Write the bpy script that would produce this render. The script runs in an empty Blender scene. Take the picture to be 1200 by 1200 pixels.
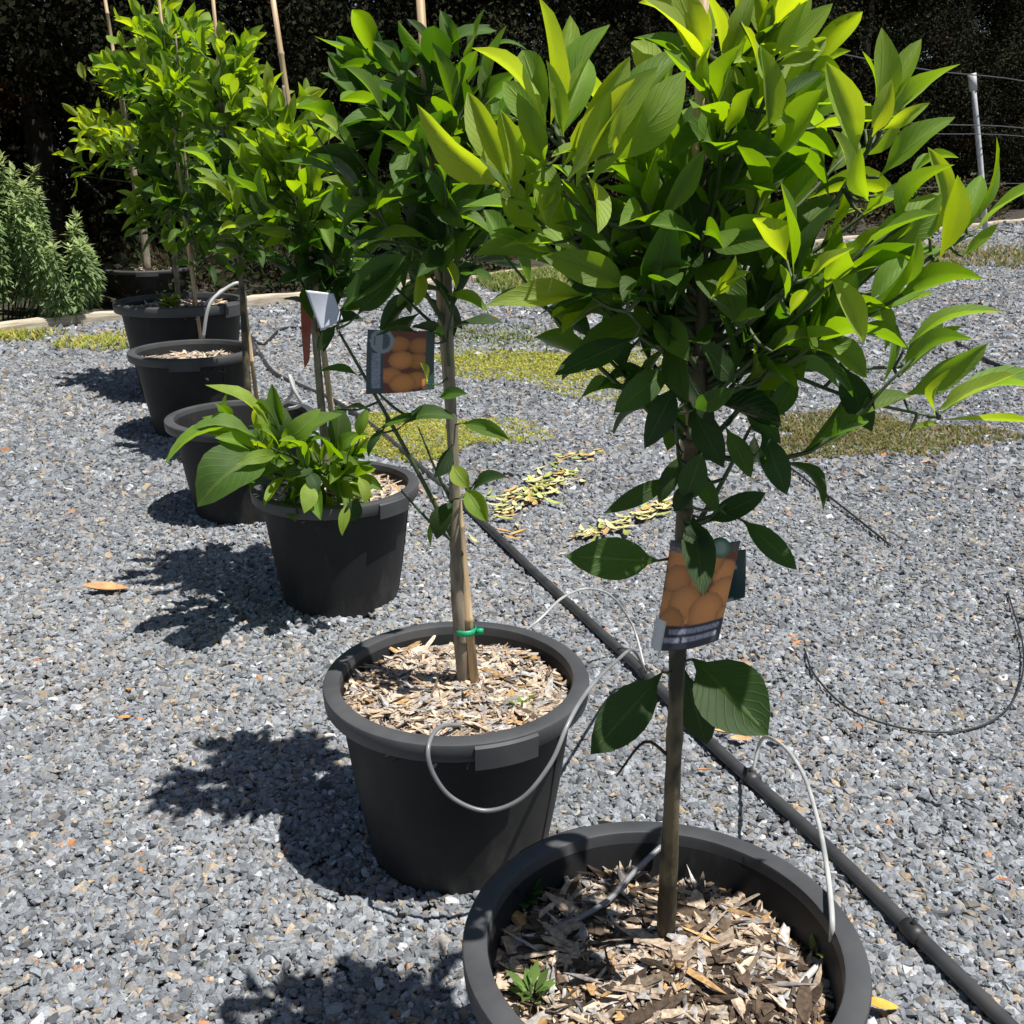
import bpy, math, random
import numpy as np
from mathutils import Vector

rng = np.random.default_rng(7)
random.seed(7)
scn = bpy.context.scene
COL = scn.collection
PI = math.pi

# ------------------------------------------------------------------ camera geometry (used to measure the place)
F = 1230.0
TH = math.atan(415.0 / F)
CT, ST = math.cos(TH), math.sin(TH)
H = 1.17

def Pd(px, py, y):
    """point of the place at forward distance y seen in direction (px, py)"""
    t = (py - 600) / F
    zc = y / (CT - t * ST)
    return np.array([(px - 600) * zc / F, y, H - zc * ST - t * zc * CT])

def Ph(px, py, h=0.0):
    """point of the place on the level plane z = h"""
    t = (py - 600) / F
    zc = (H - h) / (ST + t * CT)
    return np.array([(px - 600) * zc / F, zc * (CT - t * ST), h])

def nrm(v):
    v = np.asarray(v, float)
    return v / (np.linalg.norm(v) + 1e-12)

# ------------------------------------------------------------------ helpers
def link(o, parent=None):
    COL.objects.link(o)
    if parent is not None:
        o.parent = parent
    return o

def tag(o, label=None, cat=None, group=None, kind=None):
    if label: o['label'] = label
    if cat: o['category'] = cat
    if group: o['group'] = group
    if kind: o['kind'] = kind
    return o

def thing(name, label, cat, loc=(0, 0, 0), group=None, rz=0.0, scale=1.0):
    o = bpy.data.objects.new(name, None)
    o.empty_display_size = 0.1
    o.location = loc
    o.rotation_euler = (0, 0, rz)
    o.scale = (scale,) * 3 if not isinstance(scale, (tuple, list)) else scale
    COL.objects.link(o)
    return tag(o, label, cat, group)

class MB:
    def __init__(s):
        s.v = []; s.f = []; s.c = []; s.n = 0
    def add(s, verts, faces, col=None):
        verts = np.asarray(verts, float).reshape(-1, 3)
        s.v.append(verts)
        s.f += [tuple(int(i) + s.n for i in f) for f in faces]
        if col is None: col = (1, 1, 1)
        col = np.asarray(col, float)
        if col.ndim == 1: col = np.tile(col, (len(verts), 1))
        s.c.append(col)
        s.n += len(verts)
    def box(s, c, size, rot=None, col=None):
        hx, hy, hz = [q / 2 for q in size]
        v = np.array([[x, y, z] for x in (-hx, hx) for y in (-hy, hy) for z in (-hz, hz)])
        if rot is not None: v = v @ np.asarray(rot).T
        s.add(v + np.asarray(c), [(0, 1, 3, 2), (4, 6, 7, 5), (0, 4, 5, 1), (2, 3, 7, 6), (0, 2, 6, 4), (1, 5, 7, 3)], col)
    def tube(s, pts, rad, seg=8, sub=4, col=None, cap=True, wob=0):
        P = catmull(np.asarray(pts, float), sub) if sub > 1 and len(pts) > 2 else np.asarray(pts, float)
        R = np.asarray(rad, float)
        if R.ndim == 0: R = np.full(len(P), float(R))
        else: R = np.interp(np.linspace(0, 1, len(P)), np.linspace(0, 1, len(R)), R)
        if wob: R = R * (1 + rng.normal(0, wob, len(R)))
        n = len(P)
        T = np.gradient(P, axis=0)
        T /= np.linalg.norm(T, axis=1)[:, None] + 1e-12
        up = np.array([0, 0, 1.0]) if abs(T[0][2]) < .9 else np.array([1.0, 0, 0])
        a = nrm(np.cross(T[0], up)); V = []
        for i in range(n):
            a = nrm(a - T[i] * np.dot(a, T[i])); b = np.cross(T[i], a)
            for k in range(seg):
                q = 2 * PI * k / seg
                V.append(P[i] + R[i] * (math.cos(q) * a + math.sin(q) * b))
        fs = []
        for i in range(n - 1):
            for k in range(seg):
                k2 = (k + 1) % seg
                fs.append((i * seg + k, i * seg + k2, (i + 1) * seg + k2, (i + 1) * seg + k))
        if cap:
            fs.append(tuple(range(seg - 1, -1, -1))); fs.append(tuple((n - 1) * seg + k for k in range(seg)))
        s.add(V, fs, col)
    def lathe(s, prof, seg=64, wob=0.0):
        V = []; n = len(prof)
        for k in range(seg):
            q = 2 * PI * k / seg
            for r, z in prof:
                V.append((r * math.cos(q), r * math.sin(q), z))
        fs = []
        for k in range(seg):
            k2 = (k + 1) % seg
            for i in range(n - 1):
                fs.append((k * n + i, k2 * n + i, k2 * n + i + 1, k * n + i + 1))
        s.add(V, fs)
    def build(s, name, mat, parent=None, smooth=True, color=False, sharp=False):
        V = np.concatenate(s.v)
        me = bpy.data.meshes.new(name)
        me.from_pydata(V.tolist(), [], s.f)
        if color:
            at = me.color_attributes.new('Col', 'FLOAT_COLOR', 'POINT')
            C = np.concatenate(s.c); C4 = np.ones((len(C), 4), np.float32); C4[:, :3] = C
            at.data.foreach_set('color', C4.ravel())
        me.polygons.foreach_set('use_smooth', [smooth] * len(me.polygons))
        me.materials.append(mat)
        me.update()
        if sharp: me.set_sharp_from_angle(angle=math.radians(38))
        return link(bpy.data.objects.new(name, me), parent)

def catmull(P, sub):
    P = np.vstack([2 * P[0] - P[1], P, 2 * P[-1] - P[-2]])
    out = []
    for i in range(1, len(P) - 2):
        p0, p1, p2, p3 = P[i - 1], P[i], P[i + 1], P[i + 2]
        for k in range(sub):
            t = k / sub
            out.append(.5 * (2 * p1 + (p2 - p0) * t + (2 * p0 - 5 * p1 + 4 * p2 - p3) * t * t + (3 * p1 - p0 - 3 * p2 + p3) * t ** 3))
    out.append(P[-2])
    return np.array(out)

def bulk(name, V, Fq, C, mat, parent=None, smooth=False):
    """many small polygons at once; V (n,3), Fq (m,k), C (n,3)"""
    me = bpy.data.meshes.new(name)
    m, k = Fq.shape
    me.vertices.add(len(V)); me.vertices.foreach_set('co', np.ascontiguousarray(V, np.float32).ravel())
    me.loops.add(m * k); me.loops.foreach_set('vertex_index', np.ascontiguousarray(Fq, np.int32).ravel())
    me.polygons.add(m); me.polygons.foreach_set('loop_start', np.arange(0, m * k, k, dtype=np.int32))
    me.polygons.foreach_set('loop_total', np.full(m, k, np.int32))
    me.polygons.foreach_set('use_smooth', np.full(m, smooth, bool))
    me.update(calc_edges=True)
    at = me.color_attributes.new('Col', 'FLOAT_COLOR', 'POINT')
    C4 = np.ones((len(V), 4), np.float32); C4[:, :3] = C
    at.data.foreach_set('color', C4.ravel())
    me.materials.append(mat)
    return link(bpy.data.objects.new(name, me), parent)

# ------------------------------------------------------------------ materials
def newmat(name):
    m = bpy.data.materials.new(name); m.use_nodes = True
    nt = m.node_tree; nt.nodes.clear()
    out = nt.nodes.new('ShaderNodeOutputMaterial')
    return m, nt, out

def N(nt, kind, **kw):
    n = nt.nodes.new(kind)
    for k, v in kw.items():
        if k in n.inputs: n.inputs[k].default_value = v
        else: setattr(n, k, v)
    return n

def ramp(nt, stops):
    r = nt.nodes.new('ShaderNodeValToRGB'); e = r.color_ramp.elements
    while len(e) < len(stops): e.new(0.5)
    for q, (p, c) in zip(e, stops):
        q.position = p; q.color = (*c, 1)
    return r

def noisy(name, c1, c2, scale=20, rough=.6, bump=.15, bdist=.002, detail=6, stretch=None, lo=.35, hi=.65, spec=.5):
    m, nt, out = newmat(name)
    tc = N(nt, 'ShaderNodeTexCoord'); src = tc.outputs['Object']
    if stretch:
        mp = N(nt, 'ShaderNodeMapping'); mp.inputs['Scale'].default_value = stretch
        nt.links.new(src, mp.inputs[0]); src = mp.outputs[0]
    nz = N(nt, 'ShaderNodeTexNoise', Scale=scale, Detail=detail)
    nt.links.new(src, nz.inputs['Vector'])
    r = ramp(nt, [(lo, c1), (hi, c2)]); nt.links.new(nz.outputs[0], r.inputs[0])
    b = N(nt, 'ShaderNodeBsdfPrincipled', Roughness=rough); b.inputs['Specular IOR Level'].default_value = spec
    nt.links.new(r.outputs[0], b.inputs['Base Color'])
    if bump:
        bm = N(nt, 'ShaderNodeBump', Strength=bump, Distance=bdist)
        nt.links.new(nz.outputs[0], bm.inputs['Height']); nt.links.new(bm.outputs[0], b.inputs['Normal'])
    nt.links.new(b.outputs[0], out.inputs[0])
    return m

def colmat(name, rough=.75, spec=.35, nscale=150, var=.25, bump=.3, bdist=.002, trans=0):
    """colour from the mesh's own colour attribute, broken up by fine noise"""
    m, nt, out = newmat(name)
    a = N(nt, 'ShaderNodeVertexColor', layer_name='Col')
    tc = N(nt, 'ShaderNodeTexCoord')
    nz = N(nt, 'ShaderNodeTexNoise', Scale=nscale, Detail=4); nt.links.new(tc.outputs['Object'], nz.inputs['Vector'])
    r = ramp(nt, [(.3, (1 - var,) * 3), (.7, (1 + var * .4,) * 3)]); nt.links.new(nz.outputs[0], r.inputs[0])
    mx = N(nt, 'ShaderNodeMix', data_type='RGBA', blend_type='MULTIPLY'); mx.inputs[0].default_value = 1
    nt.links.new(a.outputs[0], mx.inputs[6]); nt.links.new(r.outputs[0], mx.inputs[7])
    b = N(nt, 'ShaderNodeBsdfPrincipled', Roughness=rough); b.inputs['Specular IOR Level'].default_value = spec
    nt.links.new(mx.outputs[2], b.inputs['Base Color'])
    if bump:
        bm = N(nt, 'ShaderNodeBump', Strength=bump, Distance=bdist)
        nt.links.new(nz.outputs[0], bm.inputs['Height']); nt.links.new(bm.outputs[0], b.inputs['Normal'])
    if trans:
        t = N(nt, 'ShaderNodeBsdfTranslucent'); nt.links.new(mx.outputs[2], t.inputs[0])
        ms = N(nt, 'ShaderNodeMixShader'); ms.inputs[0].default_value = trans
        nt.links.new(b.outputs[0], ms.inputs[1]); nt.links.new(t.outputs[0], ms.inputs[2]); nt.links.new(ms.outputs[0], out.inputs[0])
    else: nt.links.new(b.outputs[0], out.inputs[0])
    return m

def leafmat(name, rough=.25, trans=.47, spec=.5):
    """Col.r = youth of the leaf, Col.g = random per leaf; UV = across / along the blade"""
    m, nt, out = newmat(name)
    a = N(nt, 'ShaderNodeVertexColor', layer_name='Col')
    sp = N(nt, 'ShaderNodeSeparateColor'); nt.links.new(a.outputs[0], sp.inputs[0])
    age, rnd = sp.outputs[0], sp.outputs[1]
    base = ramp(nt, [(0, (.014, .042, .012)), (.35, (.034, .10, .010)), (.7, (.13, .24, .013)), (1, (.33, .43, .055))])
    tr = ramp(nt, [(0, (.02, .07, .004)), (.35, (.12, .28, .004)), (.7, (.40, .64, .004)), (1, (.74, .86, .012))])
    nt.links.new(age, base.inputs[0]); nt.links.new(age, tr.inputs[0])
    # veins from the blade's own UV
    uv = N(nt, 'ShaderNodeUVMap', uv_map='blade')
    su = N(nt, 'ShaderNodeSeparateXYZ'); nt.links.new(uv.outputs[0], su.inputs[0])
    ab = N(nt, 'ShaderNodeMath', operation='ABSOLUTE'); nt.links.new(su.outputs[0], ab.inputs[0])
    mid = N(nt, 'ShaderNodeMapRange'); mid.inputs[1].default_value = .03; mid.inputs[2].default_value = .10
    mid.inputs[3].default_value = 1; mid.inputs[4].default_value = 0
    nt.links.new(ab.outputs[0], mid.inputs[0])
    sl = N(nt, 'ShaderNodeMath', operation='MULTIPLY_ADD'); sl.inputs[1].default_value = -.35
    nt.links.new(ab.outputs[0], sl.inputs[0]); nt.links.new(su.outputs[1], sl.inputs[2])
    ml = N(nt, 'ShaderNodeMath', operation='MULTIPLY'); ml.inputs[1].default_value = 9.0; nt.links.new(sl.outputs[0], ml.inputs[0])
    fr = N(nt, 'ShaderNodeMath', operation='PINGPONG'); fr.inputs[1].default_value = .5; nt.links.new(ml.outputs[0], fr.inputs[0])
    lat = N(nt, 'ShaderNodeMapRange'); lat.inputs[1].default_value = .0; lat.inputs[2].default_value = .14
    lat.inputs[3].default_value = .45; lat.inputs[4].default_value = 0; nt.links.new(fr.outputs[0], lat.inputs[0])
    vein = N(nt, 'ShaderNodeMath', operation='MAXIMUM'); nt.links.new(mid.outputs[0], vein.inputs[0]); nt.links.new(lat.outputs[0], vein.inputs[1])
    vf = N(nt, 'ShaderNodeMath', operation='MULTIPLY'); va = N(nt, 'ShaderNodeMath', operation='MULTIPLY_ADD'); va.inputs[1].default_value = .42; va.inputs[2].default_value = .2; nt.links.new(age, va.inputs[0]); nt.links.new(va.outputs[0], vf.inputs[1]); nt.links.new(vein.outputs[0], vf.inputs[0])
    vm = N(nt, 'ShaderNodeMix', data_type='RGBA'); vm.inputs[7].default_value = (.26, .34, .07, 1)
    nt.links.new(vf.outputs[0], vm.inputs[0])
    hs = N(nt, 'ShaderNodeHueSaturation')
    vr = N(nt, 'ShaderNodeMapRange'); vr.inputs[3].default_value = .7; vr.inputs[4].default_value = 1.3
    nt.links.new(rnd, vr.inputs[0]); nt.links.new(vr.outputs[0], hs.inputs['Value'])
    hr = N(nt, 'ShaderNodeMapRange'); hr.inputs[3].default_value = .488; hr.inputs[4].default_value = .512
    nt.links.new(rnd, hr.inputs[0]); nt.links.new(hr.outputs[0], hs.inputs['Hue'])
    # blotches
    tc = N(nt, 'ShaderNodeTexCoord'); nz = N(nt, 'ShaderNodeTexNoise', Scale=38, Detail=4)
    nt.links.new(tc.outputs['Object'], nz.inputs['Vector'])
    br = ramp(nt, [(.3, (.70,) * 3), (.7, (1.15,) * 3)]); nt.links.new(nz.outputs[0], br.inputs[0])
    bm_ = N(nt, 'ShaderNodeMix', data_type='RGBA', blend_type='MULTIPLY'); bm_.inputs[0].default_value = 1
    nt.links.new(base.outputs[0], bm_.inputs[6]); nt.links.new(br.outputs[0], bm_.inputs[7])
    nt.links.new(bm_.outputs[2], vm.inputs[6]); nt.links.new(vm.outputs[2], hs.inputs['Color'])
    # the underside of the blade is paler and matt
    geo = N(nt, 'ShaderNodeNewGeometry')
    und = N(nt, 'ShaderNodeMix', data_type='RGBA'); und.inputs[7].default_value = (.17, .25, .05, 1)
    uf = N(nt, 'ShaderNodeMath', operation='MULTIPLY'); nt.links.new(geo.outputs['Backfacing'], uf.inputs[0])
    ua = N(nt, 'ShaderNodeMath', operation='MULTIPLY_ADD'); ua.inputs[1].default_value = .38; ua.inputs[2].default_value = .06
    nt.links.new(age, ua.inputs[0]); nt.links.new(ua.outputs[0], uf.inputs[1]); nt.links.new(uf.outputs[0], und.inputs[0])
    nt.links.new(hs.outputs[0], und.inputs[6])
    b = N(nt, 'ShaderNodeBsdfPrincipled')
    b.inputs['Specular IOR Level'].default_value = spec
    nt.links.new(und.outputs[2], b.inputs['Base Color'])
    rr = N(nt, 'ShaderNodeMapRange'); rr.inputs[3].default_value = rough; rr.inputs[4].default_value = .65
    nt.links.new(geo.outputs['Backfacing'], rr.inputs[0]); nt.links.new(rr.outputs[0], b.inputs['Roughness'])
    bp = N(nt, 'ShaderNodeBump', Strength=.6, Distance=.0014)
    inv = N(nt, 'ShaderNodeMath', operation='MULTIPLY'); inv.inputs[1].default_value = -1
    nt.links.new(vein.outputs[0], inv.inputs[0]); nt.links.new(inv.outputs[0], bp.inputs['Height'])
    nt.links.new(bp.outputs[0], b.inputs['Normal'])
    t = N(nt, 'ShaderNodeBsdfTranslucent'); nt.links.new(tr.outputs[0], t.inputs[0])
    ms = N(nt, 'ShaderNodeMixShader'); ms.inputs[0].default_value = trans
    nt.links.new(b.outputs[0], ms.inputs[1]); nt.links.new(t.outputs[0], ms.inputs[2])
    nt.links.new(ms.outputs[0], out.inputs[0])
    return m

M = {}
M['leaf'] = leafmat('citrus_leaf')
M['bark'] = noisy('green_bark', (.024, .023, .011), (.14, .112, .06), 34, .65, 1.0, .007, stretch=(1, 1, .45), lo=.42, hi=.58)
M['bark_grey'] = noisy('grey_bark', (.13, .11, .08), (.30, .25, .18), 70, .8, .5, .002, stretch=(1, 1, .3))
M['twig'] = noisy('green_twig', (.035, .06, .02), (.07, .10, .03), 60, .6, .2)
M['bamboo'] = noisy('bamboo', (.34, .23, .12), (.56, .42, .25), 40, .55, .15, .001, stretch=(3, 3, .2))
M['plastic'] = noisy('black_plastic', (.013, .0138, .015), (.026, .026, .026), 7, .55, .08, .0006, detail=9, lo=.3, hi=.75, spec=.22)
def dusty(m):
    nt = m.node_tree; b = next(n for n in nt.nodes if n.type == 'BSDF_PRINCIPLED'); src = b.inputs['Base Color'].links[0].from_socket
    tc = N(nt, 'ShaderNodeTexCoord'); mp = N(nt, 'ShaderNodeMapping'); mp.inputs['Scale'].default_value = (9, 9, 3.5)
    nz = N(nt, 'ShaderNodeTexNoise', Scale=2.2, Detail=10, Roughness=.7); nt.links.new(tc.outputs['Object'], mp.inputs[0]); nt.links.new(mp.outputs[0], nz.inputs['Vector'])
    sx = N(nt, 'ShaderNodeSeparateXYZ'); nt.links.new(tc.outputs['Object'], sx.inputs[0])
    mr = N(nt, 'ShaderNodeMapRange'); mr.inputs[1].default_value = 0; mr.inputs[2].default_value = .14; mr.inputs[3].default_value = .16; mr.inputs[4].default_value = 0
    nt.links.new(sx.outputs[2], mr.inputs[0])
    ad = N(nt, 'ShaderNodeMath', operation='ADD'); nt.links.new(nz.outputs[0], ad.inputs[0]); nt.links.new(mr.outputs[0], ad.inputs[1])
    r = ramp(nt, [(.55, (0, 0, 0)), (.85, (.5, .5, .5))]); nt.links.new(ad.outputs[0], r.inputs[0])
    mx = N(nt, 'ShaderNodeMix', data_type='RGBA'); mx.inputs[7].default_value = (.085, .078, .07, 1)
    nt.links.new(r.outputs[0], mx.inputs[0]); nt.links.new(src, mx.inputs[6]); nt.links.new(mx.outputs[2], b.inputs['Base Color'])
dusty(M['plastic'])
M['rim'] = noisy('sunlit_worn_plastic_rim', (.042, .044, .048), (.085, .086, .088), 9, .5, .08, .0006, detail=9, lo=.3, hi=.75, spec=.35)  # lighter grey than the body: sunlit rim top put into the colour, plus bleaching
dusty(M['rim'])
M['soil'] = noisy('dark_soil', (.018, .014, .011), (.06, .046, .034), 45, .95, .8, .006)
M['chip'] = colmat('wood_chip', .85, .2, 160, .5, .6, .002)
M['stone'] = colmat('crushed_stone', .8, .35, 260, .3, .5, .0015)
M['card'] = colmat('printed_card', .4, .5, 30, .05, 0)
M['hose'] = noisy('black_hose', (.03, .031, .034), (.055, .055, .056), 18, .42, .05)
M['thin_hose'] = noisy('thin_black_hose', (.015, .015, .017), (.03, .03, .03), 30, .5, 0)
M['tube'] = noisy('pale_tube', (.34, .35, .34), (.55, .55, .53), 12, .35, 0)
M['tube_grey'] = noisy('grey_tube', (.13, .135, .145), (.24, .245, .25), 10, .35, 0)
M['timber'] = noisy('pale_timber', (.36, .30, .22), (.60, .53, .42), 6, .85, .5, .004, stretch=(1, 9, 9))
M['plant'] = colmat('small_foliage', .55, .3, 40, .2, 0, trans=.5)
M['dry'] = colmat('dry_leaf', .7, .3, 60, .3, .2)
M['tie'] = noisy('green_tie', (.0, .22, .09), (.01, .33, .15), 30, .5, 0)
M['white'] = noisy('white_paint', (.40, .41, .42), (.56, .57, .57), 12, .5, .1)
M['wire'] = noisy('galvanised_wire', (.04, .04, .045), (.08, .08, .085), 10, .6, 0)
M['trunk_dark'] = noisy('dark_trunk', (.03, .024, .018), (.085, .068, .05), 14, .9, .8, .02, stretch=(1, 1, .15))
M['conifer'] = colmat('hedge_foliage', .85, .04, 6, .35, 0)

# ------------------------------------------------------------------ leaves
NS = 9
SS = np.linspace(0, 1, NS)
AC = np.array([-1, -.5, 0, .5, 1.0])
LF = []
for i in range(NS - 1):
    for j in range(4):
        a = i * 5 + j
        LF.append((a, a + 1, a + 6, a + 5))
LF = np.array(LF)

class Leaves:
    def __init__(s): s.V = []; s.C = []; s.U = []
    def add(s, b, t, nh, wr=.42, age=.5, fold=.4, arch=.12, rnd=None, wave=.05):
        b = np.asarray(b, float); t = np.asarray(t, float)
        L = np.linalg.norm(t - b); u = (t - b) / L
        n = np.asarray(nh, float); n = nrm(n - u * np.dot(n, u)); w = np.cross(n, u); wave = wave * rng.uniform(.4, 1.5); arch = arch + rng.choice([0, 0, .05, -.03])
        x = np.clip((SS - .10) / .90, 0, 1)
        prof = np.sin(PI * x ** .92) ** .72 * (1 - .12 * x ** 6)
        prof = np.where(SS < .10, .03, prof); prof[-1] = .005; prof[0] = .03; prof[1] = max(prof[1], .10)
        hw = wr * .46 * L * prof
        cen = b + SS[:, None] * L * u + (arch * L * np.sin(PI * SS * .95))[:, None] * n
        ph = rng.uniform(0, 6.28); fq = rng.uniform(1.2, 2.4)
        V = np.zeros((NS, 5, 3))
        tws = rng.normal(0, .32) * SS; W = np.cos(tws)[:, None] * w + np.sin(tws)[:, None] * n; NN = np.cos(tws)[:, None] * n - np.sin(tws)[:, None] * w
        for j, a in enumerate(AC):
            lift = fold * abs(a) ** 1.3 * hw + wave * L * abs(a) * np.sin(ph + fq * PI * SS + (a > 0) * 1.7) * np.sin(PI * SS)
            V[:, j] = cen + (a * hw * math.cos(math.atan(fold) * .9))[:, None] * W + lift[:, None] * NN
        s.V.append(V.reshape(-1, 3))
        s.C.append(np.tile([age, rng.uniform() if rnd is None else rnd, 0], (NS * 5, 1)))
        s.U.append(np.stack([np.tile(AC, NS), np.repeat(SS, 5)], 1))
    def build(s, name, parent, label=None):
        k = len(s.V)
        V = np.concatenate(s.V); C = np.concatenate(s.C); U = np.concatenate(s.U)
        Fq = (LF[None] + (np.arange(k) * NS * 5)[:, None, None]).reshape(-1, 4)
        o = bulk(name, V, Fq, np.clip(C, 0, 1), M['leaf'], parent, smooth=True)
        uvl = o.data.uv_layers.new(name='blade')
        uvl.data.foreach_set('uv', U[Fq.ravel()].astype(np.float32).ravel())
        if label: o['label'] = label
        return o

def hand_leaf(LV, bx, by, tx, ty, yb, yt, age, wr=.42, face=.5, fold=.65, arch=.12, noise=.28):
    """one leaf measured from the photograph: foot and tip, each at its own distance"""
    b = Pd(bx, by, yb); t = Pd(tx, ty, yt)
    cam = nrm(np.array([0, 0, H]) - b)
    nh = face * cam + (1 - face) * np.array([.35, 0, 1.0]) + rng.normal(0, noise, 3)
    LV.add(b, t, nh, wr * rng.uniform(.92, 1.08), np.clip(age + rng.normal(0, .06), 0, 1), fold * rng.uniform(.6, 1.4), arch * rng.uniform(.3, 1.6))

def shoot(LV, tw, p0, p1, n=7, L=.09, age=.5, spread=.8, droop=0.0, wr=.45, stem=.0022):
    """a twig from p0 to p1 with leaves set spirally round its outer half"""
    p0 = np.asarray(p0, float); p1 = np.asarray(p1, float)
    mid = (p0 + p1) / 2 + np.array([0, 0, -.12 * np.linalg.norm((p1 - p0)[:2])]) + rng.normal(0, .008, 3)
    tw.tube([p0, mid, p1], [stem * 1.5, stem, stem * .6], 5, 4)
    P = catmull(np.array([p0, mid, p1]), 6)
    ln = np.linalg.norm(p1 - p0)
    start = max(.15, 1 - .22 / max(ln, .05))
    phi = rng.uniform(0, 6.28)
    for k in range(n):
        q = start + (1 - start) * (k + .6) / n
        i = min(int(q * (len(P) - 1)), len(P) - 2)
        pos = P[i] + (q * (len(P) - 1) - i) * (P[i + 1] - P[i])
        ax = nrm(P[i + 1] - P[i])
        side = nrm(np.cross(ax, [.3, .2, 1.0])); s2 = np.cross(ax, side)
        phi += 2.4 + rng.normal(0, .25)
        rad = math.cos(phi) * side + math.sin(phi) * s2
        top = k / max(n - 1, 1)
        ang = spread * (1.15 - .75 * top) * rng.uniform(.75, 1.2)
        d = nrm(ax * math.cos(ang) + rad * math.sin(ang) + np.array([0, 0, -droop * rng.uniform(.3, 1.2)]))
        l = L * rng.uniform(.72, 1.18) * (1 - .18 * top)
        ag = np.clip(age + .22 * (top - .4) + rng.normal(0, .09), 0, 1)
        LV.add(pos, pos + d * l, ax + np.array([0, 0, .5]) + rng.normal(0, .25, 3), wr * rng.uniform(.85, 1.15), ag, rng.uniform(.3, .95), rng.uniform(-.02, .18))

def trunk_at(tr, z):
    """point of a trunk polyline at height z"""
    Z = tr[:, 2]
    return np.array([np.interp(z, Z, tr[:, 0]), np.interp(z, Z, tr[:, 1]), z])

def crown_shoots(LV, tw, tr, lobes):
    """lobes: (centre, radii, number of shoots, leaves, leaf length, age, spread, droop)"""
    for c, r, ns, nl, L, age, spread, droop in lobes:
        c = np.asarray(c); r = np.asarray(r)
        for k in range(ns):
            v = nrm(rng.normal(0, 1, 3)); v[2] = abs(v[2]) * .9 - .25 if rng.uniform() < .8 else v[2]
            tip = c + v * r * rng.uniform(.55, 1.0)
            zt = tip[2] - rng.uniform(.0, .14) - .22 * np.linalg.norm(tip[:2] - trunk_at(tr, tip[2])[:2])
            zt = np.clip(zt, tr[0, 2] + .25, tr[-1, 2])
            p0 = trunk_at(tr, zt)
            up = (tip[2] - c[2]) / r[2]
            shoot(LV, tw, p0, tip, nl + rng.integers(-1, 2), L, np.clip(age + .22 * up + rng.normal(0, .08), 0, 1), spread, droop)

# ------------------------------------------------------------------ world, sun, camera
az, el = math.radians(29), math.radians(69)
S = Vector((math.cos(el) * math.cos(az), -math.cos(el) * math.sin(az), math.sin(el)))
w = bpy.data.worlds.new('World'); scn.world = w; w.use_nodes = True
nt = w.node_tree; bg = nt.nodes['Background']
sky = nt.nodes.new('ShaderNodeTexSky'); sky.sky_type = 'NISHITA'; sky.sun_disc = False
sky.sun_elevation = el; sky.sun_rotation = math.atan2(S.x, S.y)
nt.links.new(sky.outputs[0], bg.inputs[0]); bg.inputs[1].default_value = .05
sl = bpy.data.lights.new('sun', 'SUN'); sl.energy = 5.0; sl.angle = math.radians(.53); sl.color = (1, .965, .91)
so = link(bpy.data.objects.new('sun', sl)); so.rotation_euler = S.to_track_quat('Z', 'Y').to_euler(); so.location = (6, -3, 10)
cd = bpy.data.cameras.new('camera'); cam = link(bpy.data.objects.new('camera', cd))
cd.sensor_width = 36; cd.lens = 36 * F / 1200; cd.clip_end = 500; cd.clip_start = .05
cam.location = (0, 0, H); cam.rotation_euler = (PI / 2 - TH, 0, 0)
scn.camera = cam
scn.view_settings.view_transform = 'Standard'; scn.view_settings.look = 'None'; scn.view_settings.exposure = .54; scn.view_settings.gamma = 1
scn.cycles.max_bounces = 8; scn.cycles.transparent_max_bounces = 4

# ------------------------------------------------------------------ the setting
def plane(name, pts, mat, z=0):
    me = bpy.data.meshes.new(name); me.from_pydata([(x, y, z) for x, y in pts], [], [tuple(range(len(pts)))])
    me.materials.append(mat); me.update()
    o = link(bpy.data.objects.new(name, me)); o['kind'] = 'structure'; return o

def gravelmat():
    m, nt, out = newmat('gravel_ground')
    tc = N(nt, 'ShaderNodeTexCoord')
    v = N(nt, 'ShaderNodeTexVoronoi', Scale=34); nt.links.new(tc.outputs['Object'], v.inputs['Vector'])
    sp = N(nt, 'ShaderNodeSeparateColor'); nt.links.new(v.outputs['Color'], sp.inputs[0])
    r = ramp(nt, [(0, (.05, .057, .065)), (.35, (.14, .155, .17)), (.75, (.23, .25, .27)), (.93, (.34, .35, .36)), (1, (.30, .25, .19))])
    nt.links.new(sp.outputs[0], r.inputs[0])
    n2 = N(nt, 'ShaderNodeTexNoise', Scale=1.1, Detail=5); nt.links.new(tc.outputs['Object'], n2.inputs['Vector'])
    r2 = ramp(nt, [(.35, (.85, .85, .85)), (.7, (1.1, 1.06, 1.0))]); nt.links.new(n2.outputs[0], r2.inputs[0])
    mx = N(nt, 'ShaderNodeMix', data_type='RGBA', blend_type='MULTIPLY'); mx.inputs[0].default_value = 1
    nt.links.new(r.outputs[0], mx.inputs[6]); nt.links.new(r2.outputs[0], mx.inputs[7])
    b = N(nt, 'ShaderNodeBsdfPrincipled', Roughness=.85); nt.links.new(mx.outputs[2], b.inputs['Base Color'])
    bm = N(nt, 'ShaderNodeBump', Strength=1, Distance=.02); bm.invert = True
    nt.links.new(v.outputs['Distance'], bm.inputs['Height']); nt.links.new(bm.outputs[0], b.inputs['Normal'])
    nt.links.new(b.outputs[0], out.inputs[0]); return m
plane('ground', [(-150, -150), (150, -150), (150, 150), (-150, 150)], gravelmat(), -.004)

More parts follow.
